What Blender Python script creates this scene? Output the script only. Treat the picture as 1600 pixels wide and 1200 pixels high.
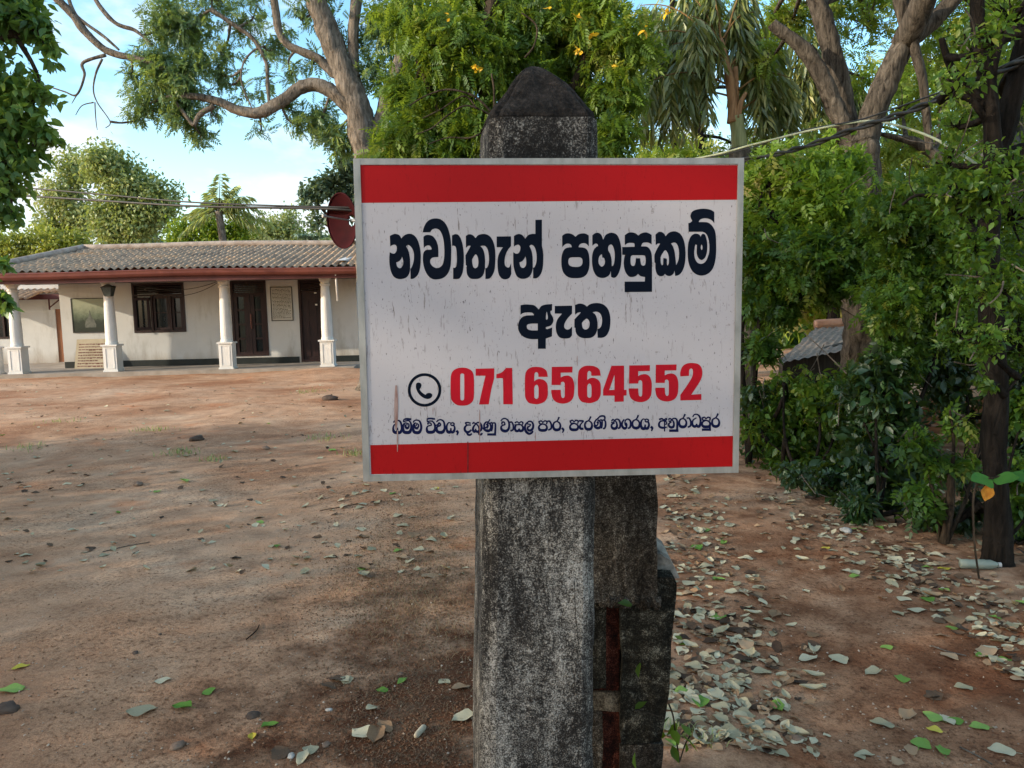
import bpy, math, random
import numpy as np
from mathutils import Vector, noise as mnoise
R = math.radians
rng = np.random.default_rng(11)
random.seed(5)
scene = bpy.context.scene
COL = scene.collection
for o in list(bpy.data.objects):
    bpy.data.objects.remove(o)

# ------------------------------------------------------------------ camera
FPX, CAMH, TP, ROLL = 1200.0, 1.6, 0.105, 0.021
pit = math.atan(TP)
f_ = np.array([0, math.cos(pit), -math.sin(pit)])
u0 = np.array([0, math.sin(pit), math.cos(pit)])
r0 = np.array([1.0, 0, 0])
u_ = u0 + ROLL * r0
r_ = r0 - ROLL * u0
u_ /= np.linalg.norm(u_)
r_ /= np.linalg.norm(r_)
CP = np.array([0, 0, CAMH])
cam = bpy.data.cameras.new('camera')
camo = bpy.data.objects.new('camera', cam)
COL.objects.link(camo)
cam.sensor_width = 36.0
cam.lens = 36.0 * FPX / 1600.0
cam.clip_start = 0.05
cam.clip_end = 2000
from mathutils import Matrix
M = Matrix(((r_[0], u_[0], -f_[0], 0), (r_[1], u_[1], -f_[1], 0), (r_[2], u_[2], -f_[2], CAMH), (0, 0, 0, 1)))
camo.matrix_world = M
scene.camera = camo

# ------------------------------------------------------------------ light
SUN_EL, SUN_AZ = 17.0, 248.0      # azimuth, clockwise from +Y: the sun is low, to the left and a little behind
world = bpy.data.worlds.new("World")
scene.world = world
world.use_nodes = True
wn = world.node_tree
wn.nodes.clear()
def N(nt, t, **kw):
    n = nt.nodes.new(t)
    for k, v in kw.items():
        if k in n.inputs: n.inputs[k].default_value = v
        else: setattr(n, k, v)
    return n
wo = N(wn, 'ShaderNodeOutputWorld')
bg = N(wn, 'ShaderNodeBackground', Strength=0.15)
sky = N(wn, 'ShaderNodeTexSky')
sky.sky_type = 'NISHITA'
sky.sun_disc = False
sky.sun_elevation = R(SUN_EL)
sky.sun_rotation = R(SUN_AZ)
tc = N(wn, 'ShaderNodeTexCoord')
mp = N(wn, 'ShaderNodeMapping')
mp.inputs['Scale'].default_value = (1.0, 1.0, 2.2)
mp.inputs['Location'].default_value = (0.35, 0.1, 0.15)
cn = N(wn, 'ShaderNodeTexNoise', Scale=5.5, Detail=7.0, Roughness=0.55)
cr = N(wn, 'ShaderNodeValToRGB')
cr.color_ramp.elements[0].position = 0.45
cr.color_ramp.elements[1].position = 0.63
mx = N(wn, 'ShaderNodeMix', data_type='RGBA')
mx.inputs[7].default_value = (4.4, 4.6, 4.8, 1)
wn.links.new(tc.outputs['Generated'], mp.inputs[0])
wn.links.new(mp.outputs[0], cn.inputs['Vector'])
wn.links.new(cn.outputs[0], cr.inputs[0])
wn.links.new(cr.outputs[0], mx.inputs[0])
hs = N(wn, 'ShaderNodeHueSaturation', Hue=0.488, Saturation=1.25, Value=1.6)
wn.links.new(sky.outputs[0], hs.inputs['Color'])
wn.links.new(hs.outputs[0], mx.inputs[6])
wn.links.new(mx.outputs[2], bg.inputs[0])
wn.links.new(bg.outputs[0], wo.inputs[0])
sun = bpy.data.lights.new('sun', 'SUN')
sun.energy = 3.2
sun.angle = R(0.8)
sun.color = (1.0, 0.86, 0.66)
suno = bpy.data.objects.new('sun', sun)
COL.objects.link(suno)
az, el = R(SUN_AZ), R(SUN_EL)
SD = Vector((math.sin(az) * math.cos(el), math.cos(az) * math.cos(el), math.sin(el)))
suno.rotation_euler = SD.to_track_quat('Z', 'Y').to_euler()
scene.view_settings.view_transform = 'Standard'
scene.view_settings.look = 'None'
scene.view_settings.exposure = 0.8
scene.view_settings.gamma = 1.0
try:
    scene.cycles.use_denoising = True
    scene.cycles.max_bounces = 6
    scene.cycles.diffuse_bounces = 3
    scene.cycles.glossy_bounces = 2
    scene.cycles.transmission_bounces = 4
    scene.cycles.transparent_max_bounces = 6
    scene.cycles.caustics_reflective = False
    scene.cycles.caustics_refractive = False
except Exception:
    pass

# ------------------------------------------------------------------ helpers
def ray(x, y):
    return f_ + (x - 800) / FPX * r_ - (y - 600) / FPX * u_
def P(x, y, Y):                       # the point at world depth Y seen at photo pixel x, y
    d = ray(x, y)
    return CP + d * (Y / d[1])
def G(x, y, z=0.0):                   # the point at height z seen at photo pixel x, y
    d = ray(x, y)
    return CP + d * ((z - CAMH) / d[2])
def gz(x, y):                         # ground height
    x = np.asarray(x, float); y = np.asarray(y, float)
    h = 0.018 * np.sin(1.7 * x + 0.6 * y) * np.sin(0.9 * y - 0.5 * x + 1) + 0.012 * np.sin(4.1 * x - 2.2 * y) * np.sin(3.3 * y + 1.3)
    h = h + 0.16 * np.exp(-(((x + 4.3) / 1.3) ** 2 + ((y - 18.4) / 1.0) ** 2))
    h = h + 0.07 * np.exp(-((x - 0.55) / 0.45) ** 2) * np.exp(-((y - 2.3) / 1.1) ** 2)
    h = h + 0.05 * np.exp(-((x - (1.4 + 0.33 * (y - 2))) / 0.3) ** 2 * 0) * 0
    return h

def tag(o, label=None, cat=None, group=None, kind=None):
    if label: o['label'] = label
    if cat: o['category'] = cat
    if group: o['group'] = group
    if kind: o['kind'] = kind
    return o
def mesh(name, V, F, mat=None, smooth=False, attr=None):
    me = bpy.data.meshes.new(name)
    V = np.asarray(V, dtype=np.float32).reshape(-1, 3)
    if isinstance(F, np.ndarray):
        n = F.shape[1]
        me.vertices.add(len(V)); me.vertices.foreach_set('co', V.ravel())
        me.loops.add(F.size); me.loops.foreach_set('vertex_index', F.astype(np.int32).ravel())
        me.polygons.add(len(F))
        me.polygons.foreach_set('loop_start', np.arange(0, F.size, n, dtype=np.int32))
        try: me.polygons.foreach_set('loop_total', np.full(len(F), n, np.int32))
        except Exception: pass
        me.update(calc_edges=True)
    else:
        me.from_pydata(V.tolist(), [], F)
    if smooth:
        me.polygons.foreach_set('use_smooth', np.ones(len(me.polygons), bool))
    if attr is not None:
        a = me.attributes.new('rnd', 'FLOAT', 'FACE')
        a.data.foreach_set('value', np.asarray(attr, np.float32))
    if mat: me.materials.append(mat)
    me.update()
    return me
def obj(name, V, F, mat, parent=None, smooth=False, attr=None, origin=None):
    V = np.asarray(V, float).reshape(-1, 3)
    org = np.zeros(3)
    if parent is not None:
        p = parent
        while p is not None:
            org = org + np.array(p.location); p = p.parent
    elif origin is not None:
        org = np.array(origin, float)
    o = bpy.data.objects.new(name, mesh(name, V - org, F, mat, smooth, attr))
    COL.objects.link(o)
    if parent is not None: o.parent = parent
    elif origin is not None: o.location = tuple(org)
    return o
def thing(name, loc, label, cat, group=None):
    o = bpy.data.objects.new(name, None)
    o.empty_display_size = 0.2
    COL.objects.link(o)
    o.location = tuple(loc)
    return tag(o, label, cat, group)

class MB:                             # a bag of shapes that becomes one mesh
    def __init__(s): s.V = []; s.F = []
    def add(s, V, F):
        b = len(s.V)
        s.V += [tuple(v) for v in V]
        s.F += [tuple(i + b for i in f) for f in F]
    def hexa(s, c):                   # 8 corners: bottom loop, top loop
        s.add(c, [(3, 2, 1, 0), (4, 5, 6, 7), (0, 1, 5, 4), (1, 2, 6, 5), (2, 3, 7, 6), (3, 0, 4, 7)])
    def box(s, x0, x1, y0, y1, z0, z1, T=None):
        c = [(x0, y0, z0), (x1, y0, z0), (x1, y1, z0), (x0, y1, z0), (x0, y0, z1), (x1, y0, z1), (x1, y1, z1), (x0, y1, z1)]
        if T: c = [T(*p) for p in c]
        s.hexa(c)
    def tube(s, pts, rad, n=8, cap=True, wob=0.0, seed=0):
        pts = [np.array(p, float) for p in pts]
        k = len(pts)
        if not hasattr(rad, '__len__'): rad = [rad] * k
        b = len(s.V)
        prev = None
        for i, p in enumerate(pts):
            t = pts[min(i + 1, k - 1)] - pts[max(i - 1, 0)]
            t = t / (np.linalg.norm(t) + 1e-9)
            if prev is None:
                a = np.cross(t, [0.3, 0.9, 0.1] if abs(t[2]) > 0.8 else [0, 0, 1])
            else:
                a = prev - t * (prev @ t)
            a = a / (np.linalg.norm(a) + 1e-9)
            prev = a
            c = np.cross(t, a)
            for j in range(n):
                an = 2 * math.pi * j / n
                rr = rad[i]
                if wob: rr *= 1 + wob * mnoise.noise(Vector((p[0] * 1.7 + 2 * math.cos(an) + seed, p[1] * 1.7 + 2 * math.sin(an), p[2] * 2.2))) + .5 * wob * mnoise.noise(Vector((p[0] * 7 + 4 * math.cos(an) + seed, p[1] * 7 + 4 * math.sin(an), p[2] * 6)))
                s.V.append(tuple(p + rr * (math.cos(an) * a + math.sin(an) * c)))
        for i in range(k - 1):
            for j in range(n):
                j2 = (j + 1) % n
                s.F.append((b + i * n + j, b + i * n + j2, b + (i + 1) * n + j2, b + (i + 1) * n + j))
        if cap:
            s.F.append(tuple(b + j for j in range(n - 1, -1, -1)))
            s.F.append(tuple(b + (k - 1) * n + j for j in range(n)))
    def loft(s, rings, cap=True):
        b = len(s.V); n = len(rings[0])
        for r in rings: s.V += [tuple(p) for p in r]
        for i in range(len(rings) - 1):
            for j in range(n):
                j2 = (j + 1) % n
                s.F.append((b + i * n + j, b + i * n + j2, b + (i + 1) * n + j2, b + (i + 1) * n + j))
        if cap:
            s.F.append(tuple(b + j for j in range(n - 1, -1, -1)))
            s.F.append(tuple(b + (len(rings) - 1) * n + j for j in range(n)))
    def build(s, name, mat, parent=None, smooth=False, origin=None):
        return obj(name, s.V, s.F, mat, parent, smooth, origin=origin)

def crom(pts, sub=6, closed=False):   # smooth curve through points (any number of columns)
    pts = np.asarray(pts, float)
    n = len(pts); out = []
    rngi = range(n if closed else n - 1)
    for i in rngi:
        if closed: a, b, c, d = pts[(i - 1) % n], pts[i], pts[(i + 1) % n], pts[(i + 2) % n]
        else: a, b, c, d = pts[max(i - 1, 0)], pts[i], pts[i + 1], pts[min(i + 2, n - 1)]
        for k in range(sub):
            t = k / sub
            out.append(0.5 * ((2 * b) + (c - a) * t + (2 * a - 5 * b + 4 * c - d) * t * t + (3 * b - a - 3 * c + d) * t ** 3))
    if not closed: out.append(pts[-1])
    return np.array(out)

# ------------------------------------------------------------------ materials
def newmat(name):
    m = bpy.data.materials.new(name)
    m.use_nodes = True
    nt = m.node_tree
    nt.nodes.clear()
    out = N(nt, 'ShaderNodeOutputMaterial')
    return m, nt, out
def ramp(nt, fac, stops):
    r = N(nt, 'ShaderNodeValToRGB')
    e = r.color_ramp.elements
    while len(e) < len(stops): e.new(0.5)
    for i, (p, c) in enumerate(stops):
        e[i].position = p
        e[i].color = (c[0], c[1], c[2], 1) if hasattr(c, '__len__') else (c, c, c, 1)
    nt.links.new(fac, r.inputs[0])
    return r.outputs[0]
def coords(nt, scale=(1, 1, 1)):
    t = N(nt, 'ShaderNodeTexCoord')
    m = N(nt, 'ShaderNodeMapping')
    m.inputs['Scale'].default_value = scale
    nt.links.new(t.outputs['Object'], m.inputs[0])
    return m.outputs[0]
def noise_(nt, vec, scale, detail=4, rough=0.6, dist=0.0):
    n = N(nt, 'ShaderNodeTexNoise', Scale=scale, Detail=detail, Roughness=rough, Distortion=dist)
    nt.links.new(vec, n.inputs['Vector'])
    return n.outputs[0]
def mixc(nt, fac, a, b, mode='MIX'):
    m = N(nt, 'ShaderNodeMix', data_type='RGBA', blend_type=mode)
    for idx, v in ((0, fac), (6, a), (7, b)):
        if hasattr(v, 'is_output'): nt.links.new(v, m.inputs[idx])
        elif idx == 0: m.inputs[0].default_value = v
        else: m.inputs[idx].default_value = (v[0], v[1], v[2], 1)
    return m.outputs[2]
def finish(nt, out, col, rough=0.8, bump=None, bstr=0.3, bdist=0.01, spec=0.3, metal=0.0):
    b = N(nt, 'ShaderNodeBsdfPrincipled', Metallic=metal)
    b.inputs['Specular IOR Level'].default_value = spec
    if hasattr(col, 'is_output'): nt.links.new(col, b.inputs['Base Color'])
    else: b.inputs['Base Color'].default_value = (*col, 1)
    if hasattr(rough, 'is_output'): nt.links.new(rough, b.inputs['Roughness'])
    else: b.inputs['Roughness'].default_value = rough
    if bump is not None:
        bn = N(nt, 'ShaderNodeBump', Strength=bstr, Distance=bdist)
        nt.links.new(bump, bn.inputs['Height'])
        nt.links.new(bn.outputs[0], b.inputs['Normal'])
    nt.links.new(b.outputs[0], out.inputs[0])
def simple(name, stops, scale=8, stretch=(1, 1, 1), rough=0.8, bstr=0.25, bdist=0.01, detail=5, spec=0.3, metal=0.0, fine=None):
    m, nt, out = newmat(name)
    v = coords(nt, stretch)
    n = noise_(nt, v, scale, detail)
    c = ramp(nt, n, stops)
    if fine:
        n2 = noise_(nt, v, fine[0], 3, 0.7)
        c = mixc(nt, fine[1], c, ramp(nt, n2, [(0.35, 0.25), (0.65, 1.0)]), 'MULTIPLY')
    finish(nt, out, c, rough, n, bstr, bdist, spec, metal)
    return m
def leafmat(name, stops, trans=0.35, gloss=0.06, grough=0.45):
    m, nt, out = newmat(name)
    a = N(nt, 'ShaderNodeAttribute', attribute_name='rnd')
    v = coords(nt)
    n = noise_(nt, v, 1.3, 2)
    md = N(nt, 'ShaderNodeMath', operation='MULTIPLY_ADD')
    nt.links.new(n, md.inputs[0]); md.inputs[1].default_value = 0.9; md.inputs[2].default_value = -0.45
    ad = N(nt, 'ShaderNodeMath', operation='ADD', use_clamp=True)
    nt.links.new(a.outputs['Fac'], ad.inputs[0]); nt.links.new(md.outputs[0], ad.inputs[1])
    c = ramp(nt, ad.outputs[0], stops)
    d = N(nt, 'ShaderNodeBsdfDiffuse'); t = N(nt, 'ShaderNodeBsdfTranslucent'); g = N(nt, 'ShaderNodeBsdfGlossy', Roughness=grough)
    nt.links.new(c, d.inputs[0])
    tcol = mixc(nt, 0.5, c, (0.35, 0.42, 0.02), 'MIX')
    nt.links.new(tcol, t.inputs[0])
    g.inputs[0].default_value = (0.75, 0.85, 0.8, 1)
    m1 = N(nt, 'ShaderNodeMixShader'); m1.inputs[0].default_value = trans
    m2 = N(nt, 'ShaderNodeMixShader'); m2.inputs[0].default_value = gloss
    nt.links.new(d.outputs[0], m1.inputs[1]); nt.links.new(t.outputs[0], m1.inputs[2])
    nt.links.new(m1.outputs[0], m2.inputs[1]); nt.links.new(g.outputs[0], m2.inputs[2])
    nt.links.new(m2.outputs[0], out.inputs[0])
    return m
def barkmat(name, dark, light, scale=6):
    m, nt, out = newmat(name)
    v = coords(nt, (3.2, 3.2, 0.7))
    n = noise_(nt, v, scale, 7, 0.7, 0.6)
    v2 = coords(nt)
    n2 = noise_(nt, v2, 2.0, 4)
    c = ramp(nt, n, [(0.35, dark), (0.62, light)])
    c = mixc(nt, 0.6, c, ramp(nt, n2, [(0.35, 0.4), (0.65, 1.1)]), 'MULTIPLY')
    finish(nt, out, c, 0.95, n, 1.0, 0.06, 0.1)
    return m

LEAF = {
 'neem': leafmat('neem_leaf', [(0.0, (0.04, 0.10, 0.014)), (0.5, (0.115, 0.215, 0.028)), (0.85, (0.22, 0.32, 0.04)), (1.0, (0.36, 0.39, 0.07))], 0.5, 0.03),
 'cool': leafmat('cool_neem_leaf', [(0.0, (0.05, 0.12, 0.06)), (0.5, (0.11, 0.21, 0.10)), (0.85, (0.17, 0.29, 0.10)), (1.0, (0.28, 0.36, 0.12))], 0.5, 0.05),
 'dark': leafmat('dark_broad_leaf', [(0.0, (0.05, 0.13, 0.035)), (0.6, (0.115, 0.25, 0.06)), (1.0, (0.22, 0.35, 0.085))], 0.5, 0.04),
 'shade': leafmat('shade_painted_leaf', [(0.0, (0.006, 0.022, 0.007)), (0.6, (0.014, 0.05, 0.013)), (1.0, (0.05, 0.125, 0.026))], 0.3, 0.06),  # thicket shade painted into the leaf colour
 'olive': leafmat('olive_leaf', [(0.0, (0.16, 0.24, 0.09)), (0.5, (0.3, 0.37, 0.14)), (1.0, (0.46, 0.46, 0.2))], 0.4, 0.05),
 'yellow': leafmat('yellow_green_leaf', [(0.0, (0.12, 0.2, 0.03)), (0.5, (0.26, 0.31, 0.05)), (1.0, (0.42, 0.42, 0.08))], 0.45, 0.05),
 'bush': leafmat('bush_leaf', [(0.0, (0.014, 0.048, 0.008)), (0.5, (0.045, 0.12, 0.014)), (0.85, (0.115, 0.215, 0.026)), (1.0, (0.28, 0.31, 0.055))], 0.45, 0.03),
 'bright': leafmat('bright_bush_leaf', [(0.0, (0.05, 0.13, 0.014)), (0.5, (0.15, 0.28, 0.028)), (0.85, (0.27, 0.38, 0.045)), (1.0, (0.46, 0.42, 0.16))], 0.52, 0.03),
 'blue': leafmat('blue_green_leaf', [(0.0, (0.05, 0.11, 0.09)), (1.0, (0.17, 0.27, 0.2))], 0.35, 0.06),
 'palm': leafmat('palm_leaflet', [(0.0, (0.05, 0.085, 0.025)), (0.5, (0.15, 0.185, 0.05)), (0.9, (0.3, 0.3, 0.085)), (1.0, (0.4, 0.36, 0.13))], 0.3, 0.08),
 'flower': leafmat('yellow_petal', [(0.0, (0.75, 0.4, 0.02)), (1.0, (0.85, 0.55, 0.04))], 0.3, 0.03),
}
BARK_PALE = barkmat('pale_bark', (0.075, 0.064, 0.053), (0.29, 0.25, 0.21))
BARK_BROWN = barkmat('brown_bark', (0.022, 0.017, 0.013), (0.12, 0.092, 0.067))
BARK_DARK = barkmat('dark_bark', (0.008, 0.007, 0.006), (0.036, 0.029, 0.024))
BARK_FORK = barkmat('grey_brown_bark', (0.028, 0.024, 0.02), (0.19, 0.16, 0.13))
BARK_BLUE = barkmat('grey_bark', (0.05, 0.055, 0.06), (0.16, 0.165, 0.165))

# ------------------------------------------------------------------ ground
NG = 460
t = np.linspace(-1, 1, NG)
gx = np.sinh(t * 7.2) * (400 / math.sinh(7.2))
gy = np.sinh(t * 7.2) * (400 / math.sinh(7.2)) + 2.6
X, Y = np.meshgrid(gx, gy)
Z = gz(X, Y)
ii = np.arange(NG * NG).reshape(NG, NG)
F = np.stack([ii[:-1, :-1], ii[:-1, 1:], ii[1:, 1:], ii[1:, :-1]], -1).reshape(-1, 4)
m, nt, out = newmat('bare_earth')
v = coords(nt)
nb = noise_(nt, v, 0.55, 5, 0.6, 0.4)
nm = noise_(nt, v, 3.5, 6, 0.65)
nf = noise_(nt, v, 42, 4, 0.75)
nff = noise_(nt, v, 160, 2, 0.7)
base = ramp(nt, nb, [(0.32, (0.38, 0.19, 0.105)), (0.48, (0.50, 0.30, 0.185)), (0.66, (0.60, 0.415, 0.285))])
base = mixc(nt, 0.55, base, ramp(nt, nm, [(0.3, (0.45, 0.38, 0.34)), (0.6, (1.08, 1.05, 1.02))]), 'MULTIPLY')
npk = noise_(nt, v, 0.9, 3, 0.55)
pk = ramp(nt, npk, [(0.40, 0.15), (0.56, 1.0)])
base = mixc(nt, mixc(nt, 0.0, pk, (0, 0, 0)), base, ramp(nt, nf, [(0.34, (0.42, 0.36, 0.33)), (0.50, (1, 1, 1)), (0.75, (1.15, 1.12, 1.1))]), 'MULTIPLY')
base = mixc(nt, 0.5, base, ramp(nt, nff, [(0.35, (0.5, 0.46, 0.43)), (0.6, (1.1, 1.1, 1.1))]), 'MULTIPLY')
lat = ramp(nt, noise_(nt, v, 1.35, 4, .6, .3), [(.60, 0.0), (.70, .75)])
base = mixc(nt, lat, base, mixc(nt, 0.75, base, (1.0, .62, .42), 'MULTIPLY'))
# humus and painted shade round the post, painted shade to the right, reddish laterite patches
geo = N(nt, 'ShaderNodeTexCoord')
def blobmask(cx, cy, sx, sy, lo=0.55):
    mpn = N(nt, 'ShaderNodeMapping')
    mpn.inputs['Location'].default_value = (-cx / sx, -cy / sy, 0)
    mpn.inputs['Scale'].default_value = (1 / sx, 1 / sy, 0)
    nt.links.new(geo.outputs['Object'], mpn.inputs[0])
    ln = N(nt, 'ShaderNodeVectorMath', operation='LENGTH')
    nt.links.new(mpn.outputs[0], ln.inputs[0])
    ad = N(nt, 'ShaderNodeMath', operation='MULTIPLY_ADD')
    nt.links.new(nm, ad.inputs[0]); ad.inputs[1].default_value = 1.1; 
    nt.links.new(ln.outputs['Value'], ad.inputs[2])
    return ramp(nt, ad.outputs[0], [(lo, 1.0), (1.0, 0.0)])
base = mixc(nt, blobmask(-0.36, 2.85, 2.1, 4.2, 0.66), base, mixc(nt, 0.95, base, (0.22, 0.135, 0.095), 'MULTIPLY'))  # humus colour, with some shade painted into it
base = mixc(nt, blobmask(2.2, 3.6, 5.0, 9.0), base, mixc(nt, 0.9, base, (0.45, 0.32, 0.25), 'MULTIPLY'))  # tree shade over the path, painted into the soil colour
base = mixc(nt, blobmask(5.0, 7.2, 6.5, 11.0), base, mixc(nt, 0.9, base, (0.27, 0.21, 0.18), 'MULTIPLY'))  # shade under the bushes, painted into the soil colour
hgt = mixc(nt, pk, nm, mixc(nt, 0.5, nf, nm))
finish(nt, out, base, 0.95, hgt, 0.85, 0.035, 0.12)
MAT_EARTH = m
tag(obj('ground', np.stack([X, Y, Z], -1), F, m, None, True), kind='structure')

# ------------------------------------------------------------------ the signboard
D4 = [ray(552, 248), ray(1162, 247), ray(1157, 738), ray(572, 752)]
sol = np.linalg.solve(np.stack([D4[2], -D4[1], -D4[3]], 1), -1.52 * D4[0])
STL = CP + 1.52 * D4[0]; STR = CP + sol[1] * D4[1]; SBR = CP + sol[0] * D4[2]; SBL = CP + sol[2] * D4[3]
SX = (STR - STL) / np.linalg.norm(STR - STL)
SN = np.cross(SX, STL - SBL); SN /= np.linalg.norm(SN)
if SN[1] > 0: SN = -SN                    # faces the viewer
SZ = np.cross(SN, SX); SZ = SZ if SZ[2] > 0 else -SZ
def S(x, y, off=0.0):                     # photo pixel -> point on the sign face, off metres proud of it
    d = ray(x, y); p0 = STL + SN * off
    return CP + d * (((p0 - CP) @ SN) / (d @ SN))
def SL(a, b, off=0.0):                    # metres right / down from the top left corner
    return STL + SX * a - SZ * b + SN * off
SW = np.linalg.norm(STR - STL); SH = np.linalg.norm(STL - SBL)

def gloss_print(name, col, dirt=0.35, spec=0.16):
    m, nt, out = newmat(name)
    vs = coords(nt, (1, 1, 0.16))
    v = coords(nt)
    s1 = noise_(nt, vs, 150, 3, 0.7)
    s2 = noise_(nt, v, 60, 4, 0.7)
    s3 = noise_(nt, v, 3, 4)
    s4 = noise_(nt, v, 7, 3); s5 = noise_(nt, coords(nt, (1, 1, .3)), 330, 2, .6)
    c = mixc(nt, ramp(nt, s4, [(.38, 0.1), (.62, min(1, dirt * 1.5))]), (*col,), ramp(nt, s1, [(0.31, (0.30, 0.25, 0.19)), (0.40, (1, 1, 1))]), 'MULTIPLY')
    c = mixc(nt, min(1, dirt * 1.4), c, ramp(nt, s5, [(.29, (.12, .10, .08)), (.33, (1, 1, 1))]), 'MULTIPLY')
    c = mixc(nt, dirt, c, ramp(nt, s2, [(0.29, (0.35, 0.3, 0.22)), (0.37, (1, 1, 1))]), 'MULTIPLY')
    c = mixc(nt, dirt * 0.6, c, ramp(nt, s3, [(0.35, (0.82, 0.8, 0.78)), (0.6, (1, 1, 1))]), 'MULTIPLY')
    finish(nt, out, c, 0.55, s2, 0.04, 0.001, spec)
    return m
M_WHITE = gloss_print('white_sign_vinyl', (0.43, 0.415, 0.44), 0.52)
M_RED = gloss_print('red_sign_vinyl', (0.33, 0.002, 0.004), 0.22)
M_DIGIT = gloss_print('crimson_sign_vinyl', (0.40, 0.003, 0.014), 0.2)
M_NAVY = gloss_print('navy_sign_vinyl', (0.003, 0.006, 0.014), 0.1, 0.05)
M_NAVY2 = gloss_print('blue_navy_sign_vinyl', (0.006, 0.009, 0.045), 0.1, 0.05)
M_REDRUN = simple('dark_red_run', [(0.3, (0.09, .003, .004)), (0.7, (0.2, .01, .01))], 60)
M_ALU = simple('aluminium_angle', [(0.3, (0.22, 0.225, 0.21)), (0.7, (0.36, 0.36, 0.345))], 40, (1, 1, 0.3), 0.5, 0.1, 0.001, metal=0.35)
M_RUST = simple('rust_run', [(0.3, (0.17, 0.07, 0.05)), (0.7, (0.36, 0.27, 0.25))], 160, (1, 1, 0.2), 0.9, 0.1, 0.001)

sign = thing('signboard', SL(SW / 2, SH), 'white metal signboard with red bands, dark Sinhala lettering and a red phone number', 'sign')
mb = MB()
mb.hexa([SL(0.004, SH - 0.004, -0.012), SL(SW - 0.004, SH - 0.004, -0.012), SL(SW - 0.004, SH - 0.004, -0.0), SL(0.004, SH - 0.004, -0.0),
         SL(0.004, 0.004, -0.012), SL(SW - 0.004, 0.004, -0.012), SL(SW - 0.004, 0.004, -0.0), SL(0.004, 0.004, -0.0)])
mb.build('panel', M_WHITE, sign)
mb = MB()
def sbox(a0, a1, b0, b1, o0, o1):
    mb.hexa([SL(a0, b1, o0), SL(a1, b1, o0), SL(a1, b1, o1), SL(a0, b1, o1), SL(a0, b0, o0), SL(a1, b0, o0), SL(a1, b0, o1), SL(a0, b0, o1)])
sbox(0, 0.0135, 0, SH, -0.022, 0.003); sbox(SW - 0.0125, SW, 0, SH, -0.022, 0.003)
sbox(0.0137, SW - 0.0127, 0, 0.012, -0.022, 0.0026); sbox(0.0137, SW - 0.0127, SH - 0.013, SH, -0.022, 0.0026)
fr = mb.build('frame', M_ALU, sign)
def squad(name, px, off, mat):
    c = [S(x, y, off) for x, y in px]
    k = 24
    obj(name, c, [(0, 1, 2, 3)], mat, sign)
squad('red_band', [(563.5, 317), (1151.5, 312), (1152.5, 258), (562.5, 258)], 0.0003, M_RED)
squad('red_band', [(580, 741), (1148, 733.5), (1148.5, 681), (578.5, 695.5)], 0.0003, M_RED)

def poly(txt, fx, sub=5):                 # "x,y! x,y ..." -> smooth closed outline; ! marks a sharp corner
    pts = []; cor = []
    for w in txt.split():
        c = w.endswith('!')
        a, b = w.rstrip('!').split(',')
        pts.append(fx(float(a), float(b))); cor.append(c)
    n = len(pts); out = []
    for i in range(n):
        b, c = np.array(pts[i]), np.array(pts[(i + 1) % n])
        a = np.array(pts[i - 1]) if not cor[i] else b - (c - b) * 0.6
        d = np.array(pts[(i + 2) % n]) if not cor[(i + 1) % n] else c + (c - b) * 0.6
        if cor[i] and cor[(i + 1) % n]:
            out.append(b); continue
        for k in range(sub):
            s = k / sub
            out.append(0.5 * ((2 * b) + (c - a) * s + (2 * a - 5 * b + 4 * c - d) * s * s + (3 * b - a - 3 * c + d) * s ** 3))
    return out
def glyphs(name, items, off, mat):        # items: list of glyphs, each a list of outlines (first outer, rest holes)
    V = []; F = []
    for outl in items:
        cu = bpy.data.curves.new('outline', 'CURVE')
        cu.dimensions = '2D'; cu.fill_mode = 'FRONT'
        for o in outl:
            sp = cu.splines.new('POLY')
            sp.points.add(len(o) - 1)
            for i, p in enumerate(o): sp.points[i].co = (p[0] * 0.01, -p[1] * 0.01, 0, 1)
            sp.use_cyclic_u = True
        co = bpy.data.objects.new('outline', cu)
        COL.objects.link(co)
        dg = bpy.context.evaluated_depsgraph_get()
        me = bpy.data.meshes.new_from_object(co.evaluated_get(dg))
        b = len(V)
        for vv in me.vertices: V.append(S(vv.co.x * 100, -vv.co.y * 100, off))
        for pp in me.polygons:
            f = [i + b for i in pp.vertices]
            F.append(tuple(f))
        bpy.data.objects.remove(co); bpy.data.curves.remove(cu); bpy.data.meshes.remove(me)
    return obj(name, V, F, mat, sign)
def zm(x0, y0, s, dx=0, dy=0): return lambda a, b: (x0 + (a + dx) / s, y0 + (b + dy) / s)
A_, B_, C_, D_, E_ = zm(600, 330, 10), zm(710, 330, 10), zm(860, 340, 10), zm(970, 340, 10), zm(800, 450, 10)
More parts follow.
